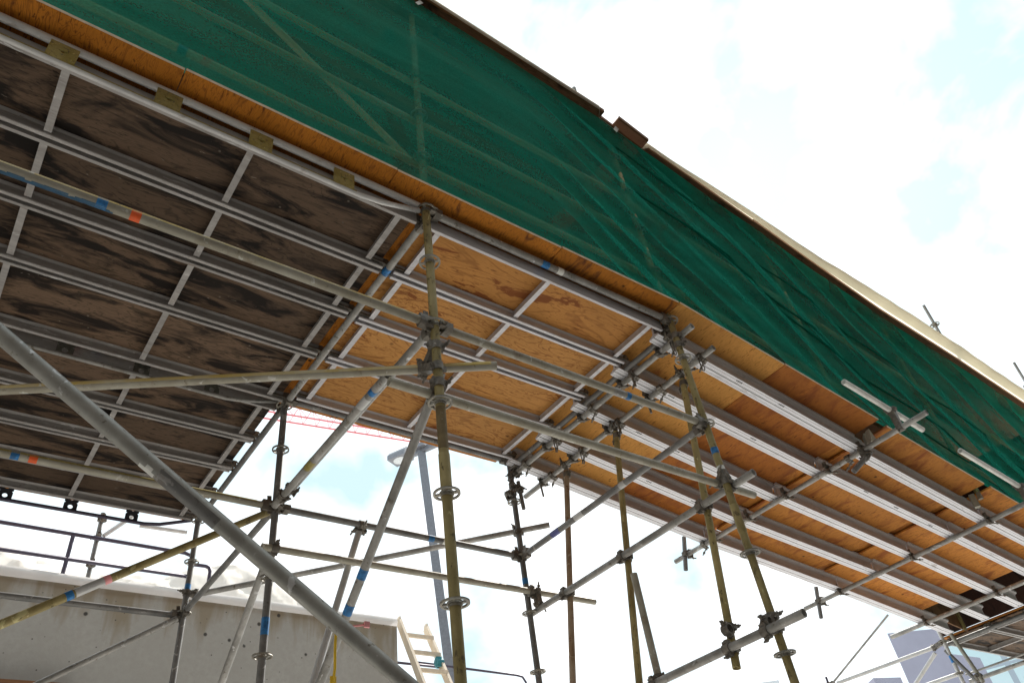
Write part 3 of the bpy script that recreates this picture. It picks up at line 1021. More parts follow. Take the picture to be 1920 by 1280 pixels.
def deck_panel(x0, x1, y0, y1, z, bars, plym, railm, label, group):
    root = empty('deck_panel', (x0, y0, z))
    tag(root, label, 'deck panel', group)
    m = MB()
    m.prism(RAILP, (x1, y0, z), (x0, y0, z))               # web outside, flange inwards (+y)
    build(m, 'side_rail', railm, root)
    m = MB()
    m.prism(RAILP, (x0, y1, z), (x1, y1, z))
    build(m, 'side_rail', railm, root)
    m = MB()
    m.box(((x0 + x1) / 2, (y0 + y1) / 2, z + 0.082), (x1 - x0 - 0.01, y1 - y0 - 0.046, 0.012))
    build(m, 'plywood', plym, root)
    for x in bars:
        m = MB()
        m.prism([(-0.018, 0), (0.018, 0), (0.018, 0.006), (0.006, 0.010), (0.006, 0.058), (-0.006, 0.058), (-0.006, 0.010), (-0.018, 0.006)],
                (x, y0 + 0.024, z + 0.016), (x, y1 - 0.024, z + 0.016))
        build(m, 'cross_bar', railm, root)
    for x, sg in ((x0, -1), (x1, 1)):
        for yy in (y0 + 0.018, y1 - 0.018):
            m = MB()
            m.box((x - sg * 0.05, yy, z + 0.035), (0.13, 0.030, 0.016))
            m.box((x + sg * 0.016, yy, z + 0.050), (0.030, 0.028, 0.05))
            m.path([(x + sg * 0.012, yy, z + 0.068), (x + sg * 0.035, yy, z + 0.075), (x + sg * 0.052, yy, z + 0.055)], 0.007, 8)
            build(m, 'hook', M['clamp'], root)
    return root


rows = [(2.550, 2.995), (3.022, 3.475), (3.502, 3.958), (3.985, 4.575), (4.685, 5.147), (5.174, 5.627), (5.654, 6.107), (6.134, 6.590)]
names = ['blackened deck panel nearest the viewer against the near truss', 'second blackened deck panel back from the near truss',
         'third blackened deck panel back from the near truss, under the taped near ledger', 'dark deck panel on the near side of the middle truss',
         'dark deck panel just beyond the middle truss', 'brown streaked deck panel second beyond the middle truss',
         'brown streaked deck panel just above the taped far ledger', 'last brown deck panel on the far side, along the black far truss']
for (y0, y1), lb in zip(rows, names):
    deck_panel(-1.30, 1.645, y0, y1, 3.58, (-1.18, -0.275, 0.63, 1.535), M['ply_old'], M['rail'], lb, 'weathered deck panels of the left bay')
rows2 = [(2.560, 3.008), (3.036, 3.497), (3.526, 3.968), (3.997, 4.520)]
names2 = ['orange deck panel with dark resin stains next to the near ledger', 'second orange deck panel from the near ledger', 'third orange deck panel with a few knots',
          'pale orange deck panel along the far edge over the sky']
for (y0, y1), lb in zip(rows2, names2):
    deck_panel(1.735, 3.765, y0, y1, 3.595, (1.82, 2.70, 3.66), M['ply_stained'] if y0 < 2.9 else M['ply_new'], M['rail_new'], lb, 'orange deck panels of the middle bay')

# ------------------------------------------------------------------ plywood sheets laid over the decks
KX, KZ, SL = 3.79, 3.728, -0.144


def rz(x, off=0.0):
    return KZ + off + SL * (x - KX)


RD = Vector((1, 0, SL)).normalized()          # down the ramp
RU = Vector((-SL, 0, 1)).normalized()         # ramp normal


def sheet(x0, x1, y0, y1, za, zb, mat, label, group, th=0.018, name='plywood_sheet'):
    """sheet from (x0, za) to (x1, zb), bottom face at those heights; the cut edge on the near side is a part."""
    d = Vector((x1 - x0, 0, zb - za)); n = Vector((-d.z, 0, d.x)).normalized()
    m = MB()
    c = Vector(((x0 + x1) / 2, (y0 + y1) / 2, (za + zb) / 2)) + n * th / 2
    m.box(c, (d.length, y1 - y0, th), (d.normalized(), Vector((0, 1, 0)), n))
    o = build(m, name, mat)
    tag(o, label, 'plywood sheet', group)
    e = MB()
    e.box(c + Vector((0, -(y1 - y0) / 2 - 0.0015, 0)), (d.length - 0.002, 0.003, th - 0.002), (d.normalized(), Vector((0, 1, 0)), n))
    build(e, 'cut_edge', M['ply_side'], o)
    return o


GP = 'plywood sheets over the level deck'
xs = [-1.02, 0.198, 1.418, 2.668, 3.795]
ln = ['overhanging plywood sheet at the top left corner, yellow orange with dark spots', 'overhanging plywood sheet left of the foreground standard with cross grain marks',
      'overhanging plywood sheet directly above the foreground standard', 'overhanging plywood sheet ending at the near right standard']
for i in range(4):
    sheet(xs[i] + 0.003, xs[i + 1] - 0.003, 2.372 - 0.004 * (i % 2), 4.79, 3.728, 3.728, M['ply_edge'], ln[i], GP)
for i in range(2):
    sheet(xs[i] + 0.003, xs[i + 1] - 0.003 + (0.24 if i == 1 else 0), 4.796, 6.84 - 0.02 * i, 3.70, 3.70, M['ply_edge'],
          ['far plywood sheet showing as an orange strip above the black truss plates at left', 'far plywood sheet showing as an orange strip ending at the sky corner'][i], GP)
GR = 'plywood sheets of the ramp'
rx = [3.80, 4.955, 6.165, 6.285, 7.80, 7.90, 9.62]
rl = ['light orange plywood sheet at the top of the ramp beside the near standard', 'dark red orange plywood sheet of the ramp ending in a ragged gap',
      None, 'mottled plywood sheet of the ramp past the first gap with pale patches', None, 'lowest plywood sheet of the ramp before the dark opening']
for i in (0, 1, 3, 5):
    a, b = rx[i] + 0.003, rx[i + 1] - 0.003
    off = 0.0 if i < 3 else -0.012
    sheet(a, b, (2.365, 2.36, 2.37, 2.365)[min(i // 1, 3) if i < 3 else (2 if i == 3 else 3)], (4.545, 4.545, 0, 4.42, 0, 4.365)[i], rz(a, off), rz(b, off), M[('ply_ramp_light', 'ply_ramp_dark', '', 'ply_ramp', '', 'ply_ramp')[i]], rl[i], GR)

for (xa, xb, lb) in ((6.10, 6.34, 'narrow plywood strip patching the ramp deck above the mid ramp tube'), (7.74, 7.96, 'narrow plywood strip patching the ramp deck above the lower ramp tube')):
    sheet(xa, xb, 2.66, 4.54 if xa < 7 else 4.41, rz(xa, 0.022), rz(xb, 0.022), M['ply_ramp'], lb, GR)

# ------------------------------------------------------------------ aluminium joists of the ramp
JP = [(-0.050, 0), (-0.034, 0), (-0.034, 0.005), (-0.031, 0.005), (-0.031, 0), (-0.004, 0), (-0.004, 0.010), (0.004, 0.010), (0.004, 0), (0.031, 0), (0.031, 0.005), (0.034, 0.005), (0.034, 0), (0.050, 0), (0.050, 0.012), (0.030, 0.024), (0.009, 0.034), (0.009, 0.118),
      (0.020, 0.132), (0.040, 0.140), (0.040, 0.160), (-0.040, 0.160), (-0.040, 0.140), (-0.020, 0.132), (-0.009, 0.118), (-0.009, 0.034), (-0.030, 0.024), (-0.050, 0.012)]
GJ = 'aluminium joists of the ramp'
ordn = ['nearest', 'second', 'third', 'fourth', 'outermost far']
joists = []
JR = [[(3.74, 6.127), (2.64, 3.09, 3.60, 4.085, 4.53), (2.645, 3.075, 3.575, 4.06, 4.492)],
      [(6.132, 8.084), (2.67, 3.05, 3.55, 4.03, 4.488), (2.655, 3.0, 3.48, 3.92, 4.377)],
      [(8.089, 10.1), (2.64, 2.99, 3.465, 3.90, 4.374), (2.60, 2.955, 3.425, 3.84, 4.30)]]
for seg, ((xa, xb), ys0, ys1) in enumerate(JR):
    for k, (y, y1) in enumerate(zip(ys0, ys1)):
        xa2 = xa
        p, q = Vector((xa2, y, rz(xa2, -0.163))), Vector((xb, y1, rz(xb, -0.163)))
        m = MB()
        m.prism(JP, p, q)
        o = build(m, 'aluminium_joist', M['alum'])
        o.data.materials.append(M['alum_web_shaded'])
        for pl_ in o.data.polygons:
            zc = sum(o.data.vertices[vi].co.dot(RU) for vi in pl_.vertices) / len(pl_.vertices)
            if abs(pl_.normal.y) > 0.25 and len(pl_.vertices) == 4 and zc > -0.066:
                pl_.material_index = 1  # side faces get the darker metal as painted shade
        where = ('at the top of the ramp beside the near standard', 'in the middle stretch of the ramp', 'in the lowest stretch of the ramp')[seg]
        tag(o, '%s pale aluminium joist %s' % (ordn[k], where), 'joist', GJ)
        y = (y + y1) / 2
        if seg == 0 and k < 4 or seg == 1 and k in (1,):
            s = MB()
            for j in range(3):
                xx = xa2 + 0.35 + 0.5 * j + random.uniform(0, .15) + k * 0.11
                for w in range(4):
                    s.box((xx + w * 0.017, y - 0.030, rz(xx + w * 0.017, -0.1638)), (0.010, 0.012 + 0.004 * (w % 2), 0.0008), (RD, Vector((0, 1, 0)), RU))
            build(s, 'ink_stamp', M['stamp'], o)
        if seg == 0 and k == 1:
            s = MB()
            s.box((4.72, y, rz(4.72, -0.1645)), (0.16, 0.085, 0.001), (RD, Vector((0, 1, 0)), RU))
            build(s, 'worn_sticker', M['rail_new'], o)
        joists.append((seg, k, y))

# ------------------------------------------------------------------ transom tubes under the ramp
GRT = 'cross tubes carrying the ramp joists'
OFF = -0.190
tdef = [(3.86, 2.37, 4.69, 'galv', 'upper cross tube under the ramp top, open end by the near standard'),
        (4.15, 2.44, 4.86, 'galv', 'second cross tube under the ramp top with a row of clamps and hanging pins'),
        (6.13, 1.965, 4.93, 'galv', 'cross tube at mid ramp reaching out past the plywood in front of the net'),
        (8.085, 2.16, 4.86, 'galv', 'cross tube further down the ramp crossing all its joists'),
        (9.54, 2.25, 4.75, 'galv', 'lowest cross tube at the foot of the ramp beside the dark opening')]
T = []
for i, (x, ya, yb_, mt, lb) in enumerate(tdef):
    z = rz(x, OFF)
    o = tube('ramp_transom', (x, ya, z), (x, yb_, z), M[mt], lb, 'tube', GRT)
    T.append(o)
    ys = [j[2] for j in joists if j[0] == (0 if x < 6.1 else 1 if x < 8.1 else 2)]
    for k, y in enumerate(ys):
        if i in (0, 1):
            beam_clamp(o, (x, y - 0.075, z), (0, 1, 0), RU, 1, 0.11 if (i == 1 and k in (0, 2, 3)) or (i == 0 and k in (0, 1, 3)) else 0, loop=(k in (0, 3)))
            beam_clamp(o, (x, y + 0.075, z), (0, 1, 0), RU, -1, 0.13 if (i == 1 and k in (1, 4)) else 0)
        elif i == 2:
            beam_clamp(o, (x, y - 0.07, z), (0, 1, 0), RU, -1)
            if k in (0, 4):
                beam_clamp(o, (x, y + 0.08, z), (0, 1, 0), RU, 1)
        else:
            if k in (0, 2, 4):
                beam_clamp(o, (x, y - 0.07, z), (0, 1, 0), RU, -1)
coupler(T[0], (3.86, Y1 + 0.02, rz(3.86, OFF)), (0, 1, 0), (XB, Y1, 3.52), (0, 0, 1), 1)
coupler(T[0], (3.86, Y1 + 0.02, rz(3.86, OFF) - 0.06), (0, 0, 1), (XB, Y1, 3.43), (0, 0, 1), 2)
coupler(T[0], (3.86, 4.60, rz(3.86, OFF)), (0, 1, 0), (XB, Y2, 3.50), (0, 0, 1), 2)
# stays: short posts clamped to tube ends
GS = 'short stub tubes clamped to cross tube ends'
for (x, y, z0, z1, lb) in ((6.10, 4.77, 3.04, 3.40, 'short vertical stub clamped at the far end of the mid ramp tube'),
                           (8.06, 4.66, 2.74, 3.09, 'short vertical stub clamped at the far end of the lower ramp tube')):
    s = tube('stub_tube', (x - 0.02, y + .02, z0), (x + 0.05, y - .02, z1), M['galv_dark'], lb, 'tube', GS, r=0.0225)
    coupler(s, (x + 0.05, y - 0.03, rz(x, OFF)), (0, 1, 0), (x + 0.01, y, rz(x, OFF)), (0, 0, 1), 1)
sb = tube('stub_tube', (6.02, 2.70, 3.02), (6.17, 2.56, 3.17), M['galv_dark'], 'short dark stub under the mid ramp tube beside the nearest joist', 'tube', GS)
coupler(sb, (6.13, 2.60, rz(6.13, OFF)), (0, 1, 0), (6.13, 2.60, 3.13), (1, 0, 0.6), 0)
wb = MB()
wb.box((6.24, 2.555, rz(6.24, -0.062)), (0.10, 0.055, 0.10), (Vector((0.8, 0.6, 0)), Vector((-0.6, 0.8, 0)), Vector((0, 0, 1))))
wb.prism([(-0.03, -0.06), (0.03, -0.06), (0.0, 0.07)], (6.18, 2.48, rz(6.2, -0.075)), (6.20, 2.53, rz(6.2, -0.075)))
tag(build(wb, 'timber_block', M['tan']), 'split wooden packing block wedged in the plywood gap at mid ramp', 'wood block')
wb = MB()
wb.box((7.86, 2.55, rz(7.86, -0.08)), (0.06, 0.05, 0.13), (Vector((0.9, 0.43, 0)), Vector((-0.43, 0.9, 0)), Vector((0, 0, 1))))
wb.prism([(-0.02, -0.03), (0.02, -0.03), (0.012, 0.05)], (7.83, 2.46, rz(7.85, -0.07)), (7.84, 2.50, rz(7.85, -0.07)))
tag(build(wb, 'timber_block', M['tan']), 'narrow wooden packing block in the plywood gap at the lower ramp', 'wood block')

# raking props, mid and low ties
pm = tube('tie_tube', (3.87, 2.325, 2.265), (3.87, 4.66, 2.265), M['galv'], 'pale grey tube tying near and far right standards, round open end towards the viewer', 'tube', 'tie tubes behind the near right standard')
pl = tube('tie_tube', (3.715, 2.245, 1.325), (3.715, 4.70, 1.325), M['galv'], 'lowest pale tube at bottom right with big round open end', 'tube', 'tie tubes behind the near right standard')
GPR = 'raking props under the ramp top'
props = [(2.79, 1.22, 'olive', 'yellowish leaning prop just behind the near right standard, cut off below the lowest tube'),
         (3.58, 1.26, 'olive', 'yellow leaning prop in the middle of the three under the ramp top'),
         (4.25, 1.20, 'rusty', 'rusty leaning prop nearest the far right standard')]
for (y, zb, mt, lb) in props:
    def px(z): return 4.15 + (z - 3.45) * 0.183
    zt = 3.42
    o = tube('raking_prop', (px(zb), y, zb), (px(zt), y, zt), M[mt], lb, 'prop', GPR)
    dd = (0.183, 0, 1)
    coupler(o, (px(3.36) + 0.01, y, 3.38), dd, (4.15, y, rz(4.15, OFF)), (0, 1, 0), 1)
    coupler(o, (3.87, y, 2.265), (0, 1, 0), (px(2.265) - 0.0, y, 2.265), dd, 2)
    coupler(o, (px(1.325), y, 1.325), dd, (3.715, y, 1.325), (0, 1, 0), 1)
    if y < 3:
        coupler(o, (px(1.45), y, 1.45), dd, (px(1.45) - 0.05, y - 0.02, 1.43), (0, 1, 0), 2)
coupler(pm, (XB, Y1, 2.29), (0, 0, 1), (3.87, Y1, 2.265), (0, 1, 0), 1)
coupler(pm, (3.87, 4.56, 2.30), (0, 1, 0), (3.87, 4.575, 2.41), (1, 0, 0), 2)
coupler(pl, (XB, Y1, 1.345), (0, 0, 1), (3.715, Y1, 1.325), (0, 1, 0), 1)
coupler(pl, (XB - 0.01, Y1, 1.41), (0, 0, 1), (3.74, Y1 - 0.01, 1.37), (0, 1, 0), 2)
f_ = tube('stub_tube', (3.765, 3.40, 1.22), (3.765, 3.405, 2.045), M['tan'], 'short brown upright beside the middle prop, capped top in the sky', 'tube', GS)
coupler(f_, (3.765, 3.40, 1.36), (0, 0, 1), (3.715, 3.40, 1.325), (0, 1, 0), 1)
hcl = tube('stub_tube', (XB + 0.07, Y2 - .03, 3.17), (XB + 0.05, Y2 - .03, 3.44), M['galv_dark'], 'short tube in a fistful of clamps at the far right standard top', 'tube', GS, r=0.018)
coupler(hcl, (XB, Y2, 3.40), (0, 0, 1), (XB + 0.06, Y2 - .03, 3.36), (0, 0, 1), 1)
coupler(hcl, (XB, Y2, 3.33), (0, 0, 1), (XB - 0.05, Y2 + .01, 3.30), (0, 0.4, 1), 2)

# white outrigger tubes holding the net off
GO = 'white outrigger tubes in front of the net'
for (p, q, lb) in (((5.50, 2.215, 3.475), (6.58, 2.215, 3.315), 'white tube lying along the net above the plywood gap'),
                   ((7.10, 2.19, 3.225), (8.60, 2.19, 3.01), 'white tube along the net at the right edge')):
    o = tube('outrigger_tube', p, q, M['white'], lb, 'tube', GO)
    xx = 6.13 if p[0] < 6 else 8.085
    coupler(o, (xx, p[1] + (0.0), rz(xx, OFF)), (0, 1, 0), V(p) + (V(q) - V(p)) * ((xx - p[0]) / (q[0] - p[0])), V(q) - V(p), 1)

# ------------------------------------------------------------------ enclosure above the deck
GG = 'guard rails behind the green net'
for z, lb in ((4.2, 'lowest guard rail behind the net with blue and orange tape'), (4.70, 'middle guard rail behind the net'), (5.2, 'top guard rail behind the net')):
    o = tube('guard_rail', (XL, Y1 + 0.05, z), (XB, Y1 + 0.05, z), M['yellow'], lb, 'guard rail', GG)
    if z == 4.2:
        tape(o, (0, Y1 + .05, z), (1, Y1 + .05, z), 0.17, 0.05, M['blue'])
        tape(o, (0, Y1 + .05, z), (1, Y1 + .05, z), 0.30, 0.05, M['orange'])
for z, lb in ((0.5, 'lower ramp guard rail behind the net'), (1.45, 'upper ramp guard rail behind the net')):
    tube('guard_rail', (XB, Y1 + 0.05, rz(XB, z)), (10.5, Y1 + 0.05, rz(10.5, z)), M['yellow'], lb, 'guard rail', GG)
tube('bay_brace', (0.35, Y1 + 0.09, 5.28), (XA - 0.02, Y1 + 0.09, 4.25), M['yellow'], 'yellow diagonal brace behind the net left of its post', 'brace', GB)
for (x, z1, lb) in ((5.95, 5.65, 'upright behind the gathered net at mid ramp'), (8.0, 5.35, 'upright behind the net at the lower ramp')):
    m = MB(); m.tube((x, Y1 + 0.02, rz(x, 0.03)), (x, Y1 + 0.02, z1))
    tag(build(m, 'guard_post', M['olive']), lb, 'guard post', 'guard posts on the ramp')

# roof of the enclosure
RT = [(-1.6, 6.24), (1.69, 6.22), (3.66, 6.11), (4.16, 5.97), (5.66, 5.735), (6.6, 5.54), (7.74, 5.385), (9.25, 5.27), (10.7, 5.10), (13.5, 4.80)]


def roofz(x):
    for (a, za), (b, zb) in zip(RT, RT[1:]):
        if x <= b:
            return za + (zb - za) * (x - a) / (b - a)
    return RT[-1][1]


GRF = 'roof boards over the walkway'
rb = [(-1.6, 0.35, 2.345), (0.35, 1.58, 2.352), (1.58, 2.80, 2.348), (2.80, 3.66, 2.343), (3.66, 4.20, 2.405), (3.80, 4.16, 2.305), (4.20, 5.66, 2.37), (5.66, 7.74, 2.365), (7.74, 9.25, 2.365), (9.25, 13.2, 2.365)]
rlb = ['brown roof board at the top left of the net, out of the picture corner', 'brown roof board above the net where the sky begins', 'brown roof board along the net top left of the small post',
       'brown roof board ending beside the small post above the roof', 'roof board set back behind the gap in the roof edge', 'separate reddish board jutting from the roof edge to the right of the small post', 'roof board under the cream tarpaulin at the top of the ramp',
       'roof board under the cream tarpaulin at mid ramp', 'roof board under the cream tarpaulin towards the right edge', 'last roof board over the lower deck']
for kk, ((xa, xb, yn), lb) in enumerate(zip(rb, rlb)):
    lap = 0.004 if kk != 5 else 0.0
    o = sheet(xa - lap, xb + lap, yn, 4.9 if yn > 2.3 else 2.400, roofz(xa) + 0.012 + 0.003 * (kk % 2), roofz(xb) + 0.012 + 0.003 * (kk % 2), M['ply_roof'], lb, GRF, 0.03, 'roof_board')
    o['category'] = 'roof board'
    if kk == 5:
        o.data.materials[0] = M['board_red']
    m = MB()
    d = Vector((xb - xa, 0, roofz(xb) - roofz(xa)))
    m.box(Vector(((xa + xb) / 2, yn - 0.003, (roofz(xa) + roofz(xb)) / 2 + 0.028)), (d.length - 0.004, 0.016, 0.044), (d.normalized(), Vector((0, 1, 0)), Vector((-d.z, 0, d.x)).normalized()))
    build(m, 'edge_timber', M['timber'], o)
GRB = 'roof beams behind the net'
for k, yy in enumerate((2.62, 3.15, 3.7, 4.25)):
    m = MB()
    pts = [(x, yy, roofz(x) - 0.07) for x, _ in RT]
    for a, b in zip(pts, pts[1:]):
        m.prism([(-0.04, -0.08), (0.04, -0.08), (0.04, 0.075), (-0.04, 0.075)], a, b)
    tag(build(m, 'roof_beam', M['timber']), ['roof beam closest to the net', 'second roof beam back from the net', 'third roof beam back from the net', 'farthest roof beam from the net'][k], 'roof beam', GRB)
# back posts carrying the roof on the far side
for x in (-1.0, 1.69, 3.82, 6.0, 8.0, 10.6):
    m = MB()
    zb = 3.75 if x < 3.9 else rz(x, 0.02)
    yp = 4.72 if x < 3.0 else 4.46 if x < 5 else 4.32
    m.tube((x, yp, zb), (x, yp, roofz(x) - 0.16))
    tag(build(m, 'guard_post', M['olive']), 'far side post of the roof hidden behind the net', 'guard post', 'far side roof posts')
# inner plywood hoarding sheets on the far side of the enclosure
for (xa, xb, yy, lb) in ((-1.5, 1.74, 4.80, 'plywood hoarding behind the net at left'), (1.75, 3.78, 4.80, 'plywood hoarding behind the net above the orange deck'),
                         (3.81, 6.4, 4.525, 'plywood hoarding behind the net at the top of the ramp'), (6.41, 8.7, 4.40, 'plywood hoarding behind the net at mid ramp'),
                         (8.71, 10.7, 4.345, 'plywood hoarding behind the net at the lower ramp')):
    m = MB()
    za, zb = (3.76, 3.76) if xa < 3.8 else (rz(xa, 0.03), rz(xb, 0.03))
    ta, tb = roofz(xa) - 0.17, roofz(xb) - 0.17
    for yv in (yy - 0.009, yy + 0.009):
        m.v += [Vector((xa, yv, za)), Vector((xb, yv, zb)), Vector((xb, yv, tb)), Vector((xa, yv, ta))]
    for q in ((0, 1, 2, 3), (7, 6, 5, 4), (0, 4, 5, 1), (1, 5, 6, 2), (2, 6, 7, 3), (3, 7, 4, 0)):
        m.f.append(q); m.sm.append(False)
    tag(build(m, 'hoarding_panel', M['ply_roof']), lb, 'hoarding', 'inner hoarding panels')

# tarpaulin over the roof
def lathe_strip(mb, nx, xs_, prof):
    """prof(x, i) -> list of (y, z); skin along x."""
    rows_ = []
    for x in xs_:
        b = len(mb.v)
        pts = prof(x)
        for (dx, y, z) in pts:
            mb.v.append(Vector((x + dx, y, z)))
        rows_.append(list(range(b, b + len(pts))))
    for a, b in zip(rows_, rows_[1:]):
        for i in range(len(a) - 1):
            mb.f.append((a[i], a[i + 1], b[i + 1], b[i])); mb.sm.append(True)


def tarp_prof(x):
    z = roofz(x)
    n = noise.noise(Vector((x * 0.9, 3.1, 0))) * 0.5 + noise.noise(Vector((x * 3.1, 9.0, 2))) * 0.22
    t = max(0.0, min(1.0, (x - 4.5) / 3.2))
    over = 0.016 + 0.008 * n + t * (0.13 + 0.035 * n)
    yb = 2.345 if x < 3.64 else 2.352
    if 3.64 <= x <= 4.18:
        yb, over = 2.412, 0.006
    drop = 0.016 + 0.02 * t
    s = noise.noise(Vector((x * 1.7, 0.3, 5))) * 0.02
    return [(0, 4.95, z + 0.10), (0, 4.0, z + 0.085 + s), (0, 3.2, z + 0.09 - s), (0, 2.6, z + 0.082), (0, yb, z + 0.078), (0, yb - over * 0.5, z + 0.075), (0, yb - over * 0.9, z + 0.055),
            (0, yb - over, z + 0.03), (0, yb - over * 0.96, z + 0.03 - drop), (0, yb - over * 0.7, z - drop * 0.6 + 0.012), (0, yb - over * 0.25, z - drop * 0.2 + 0.006)]


m = MB()
lathe_strip(m, 0, [-1.6 + 0.05 * i for i in range(297)], tarp_prof)
tag(build(m, 'tarpaulin', M['tarp']), 'long cream tarpaulin wrapped over the roof edge above the net', 'tarpaulin')

# poles sticking out above the roof
for (p, q, zr, lb) in (((3.43, 2.42, 6.14), (3.40, 2.40, 6.40), 6.23, 'small pale post top with a ring just above the brown roof edge'),
                       ((9.78, 2.50, 5.35), (9.60, 2.41, 6.36), 6.05, 'thin standard with ring rising above the cream tarpaulin'),
                       ((12.36, 2.55, 4.9), (12.22, 2.43, 6.35), 5.95, 'thin standard above the tarpaulin at the right edge')):
    m = MB(); m.tube(p, q, 0.019)
    o = build(m, 'roof_pole', M['galv'], None, p)
    tag(o, lb, 'pole', 'poles above the roof')
    place(ROS, 'rosette', o, tuple(V(p) + (V(q) - V(p)) * ((zr - p[2]) / (q[2] - p[2]))))

# green debris net
def net_top(x):
    return roofz(x) - 0.012


def net_bot(x):
    return 3.752 if x < KX else rz(x, 0.024)


def net_y(x, v, zt, zb):
    """distance out and fabric density of the net at this spot."""
    z = zb + (zt - zb) * v
    y = 2.402
    y += 0.012 * noise.noise(Vector((x * 0.8, z * 2.0, 1.0))) + 0.004 * noise.noise(Vector((x * 3, z * 6, 4)))
    y += 0.010 * (1 - abs(2 * v - 1)) * math.sin(x * 2.1 + 0.5)
    den = 0.63 + 0.16 * noise.noise(Vector((x * 0.35, z * 3.2, 11))) + 0.07 * noise.noise(Vector((x * 1.1, z * 9, 5)))
    if x > 2.4:
        k = min(1.0, (x - 2.4) / 1.7)
        k = k * k * (3 - 2 * k)
        fade = min(1.0, v / 0.08) * min(1.0, (1 - v) / 0.04)
        # gathers fanning out from the post top and sagging down the ramp
        s = (1 - v) * (2.2 + 3.2 / (0.6 + 0.35 * (x - 2.4))) - 0.95 * (x - 3.9)
        s += 0.55 * noise.noise(Vector((x * 0.28, v * 1.3, 7))) + 0.16 * noise.noise(Vector((x * 0.9, v * 4, 2)))
        f = math.floor(s)
        w = s - f
        tri = (w / 0.72 if w < 0.72 else (1 - w) / 0.28)
        rnd = 0.5 + 1.1 * noise.noise(Vector((f * 1.7 + 0.4, x * 0.18, 3)))
        amp = 0.025 + 0.075 * max(0.0, rnd)
        s2 = s * 2.9 + 0.7 + 0.9 * noise.noise(Vector((x * 0.35, v * 2, 17))) + 0.35 * x
        w2 = s2 - math.floor(s2)
        t2 = 1 - abs(2 * w2 - 1)
        y += k * fade * (amp * (tri * tri * (3 - 2 * tri)) + 0.012 * t2)
        y += k * 0.05 * math.sin(v * math.pi) * (0.6 + 0.6 * noise.noise(Vector((x * 0.5, 1, 1))))
        crease = max(0.0, 1 - abs(w - 0.72) / 0.10)
        den += k * (0.10 + 0.34 * max(0.0, rnd) * tri ** 2 + 0.34 * crease * max(0.2, rnd) + 0.20 * (t2 ** 5) - 0.32 * (1 - tri) * (1 if rnd > 0.3 else 0.25))
    hem = max(0.0, 1 - v / 0.035)
    den += 0.25 * hem
    return y, max(0.42, min(0.97, den))


m = MB()
NX, NV = 760, 110
DEN = []
for i in range(NX + 1):
    x = -1.6 + 14.6 * i / NX
    zt, zb = net_top(x), net_bot(x)
    for j in range(NV + 1):
        v = j / NV
        yy, dn = net_y(x, v, zt, zb)
        DEN.append(dn)
        m.v.append(Vector((x, yy, zb + (zt - zb) * v)))
for i in range(NX):
    for j in range(NV):
        a = i * (NV + 1) + j
        m.f.append((a, a + 1, a + NV + 2, a + NV + 1)); m.sm.append(True)
net = tag(build(m, 'debris_net', M['net'], None, (0, 2.4, 3.7)), 'long dark green debris net hung from roof edge to plywood edge, gathered along the ramp', 'net')
at = net.data.attributes.new('fabric_density', 'FLOAT', 'POINT')
at.data.foreach_set('value', DEN)
for (x, dz, w) in ((1.665, 0.06, 0.030), (3.79, 0.055, 0.045)):
    h = MB()
    z = net_top(x) - dz
    h.box((x + 0.02, 2.375, z), (w, 0.004, 0.10), (Vector((0.85, 0, -0.5)).normalized(), Vector((0, 1, 0)), Vector((0.5, 0, 0.85)).normalized()))
    h.tube((x + 0.02, 2.371, z + 0.03), (x + 0.02, 2.40, z + 0.03), 0.006, 0, 8)
    build(h, 'white_tie_tag', M['white'], net)
# doubled seams and gathered hems of the net
for (pts, rad) in (([(3.9 + 0.35 * k, 0.70 - 0.038 * k) for k in range(16)], 0.010), ([(3.85 + 0.3 * k, 0.92 - 0.026 * k) for k in range(24)], 0.008),
                   ([(4.6 + 0.3 * k, 0.62 - 0.045 * k) for k in range(12)], 0.009)):
    h = MB()
    pp = []
    for x, v in pts:
        if v < 0.03: break
        zt, zb = net_top(x), net_bot(x)
        pp.append((x, net_y(x, v, zt, zb)[0] - 0.006, zb + (zt - zb) * v))
    h.path(pp, rad, 6)
    build(h, 'gathered_fold', M['net_hem'], net)

# ------------------------------------------------------------------ lower deck at the right end
for k, (y0, y1) in enumerate(((2.56, 3.06), (3.08, 3.58), (3.60, 4.10), (4.12, 4.66))):
    deck_panel(10.78, 13.0, y0, y1, 2.70, (10.9, 11.8, 12.8), M['ply_old'], M['rail'],
               ['dark deck panel of the lower deck, nearest the net', 'second dark deck panel of the lower deck', 'third dark deck panel of the lower deck at the right edge',
                'outermost dark deck panel of the lower deck over the glass building'][k], 'dark deck panels of the lower right deck')
for (xa, xb, lb) in ((10.76, 11.9, 'plywood over the lower deck behind its end transom'), (11.905, 13.1, 'plywood over the lower deck past the right edge')):
    sheet(xa, xb, 2.37, 4.72, 2.80, 2.80, M['ply_ramp'], lb, GP)
m = MB(); m.box((10.74, 3.55, 3.75), (0.018, 2.3, 1.86))
tag(build(m, 'bulkhead_panel', M['ply_dark']), 'dark plywood bulkhead closing the opening at the foot of the ramp', 'hoarding')
GE = 'posts and tubes at the foot of the ramp'
e1 = standard(10.57, 4.63, GZ, 2.98, M['galv_lit'], 'pale standard with blue tape at the foot of the ramp in front of grey building', [2.33, 2.72], GE)
tape(e1, (10.57, 4.63, 2), (10.57, 4.63, 3), 0.50, 0.09, M['blue'])
standard(10.57, Y1, GZ, 4.9, M['galv'], 'standard at the near side of the ramp foot, right of the picture', [2.33, 2.72], GE)
e = tube('transom', (10.68, 2.45, 2.70), (10.68, 4.70, 2.70), M['galv_dark'], 'greenish transom at the end of the lower deck', 'transom', GT)
tape(e, (10.68, 2.45, 2.7), (10.68, 4.7, 2.7), 0.40, 0.16, M['teal'])
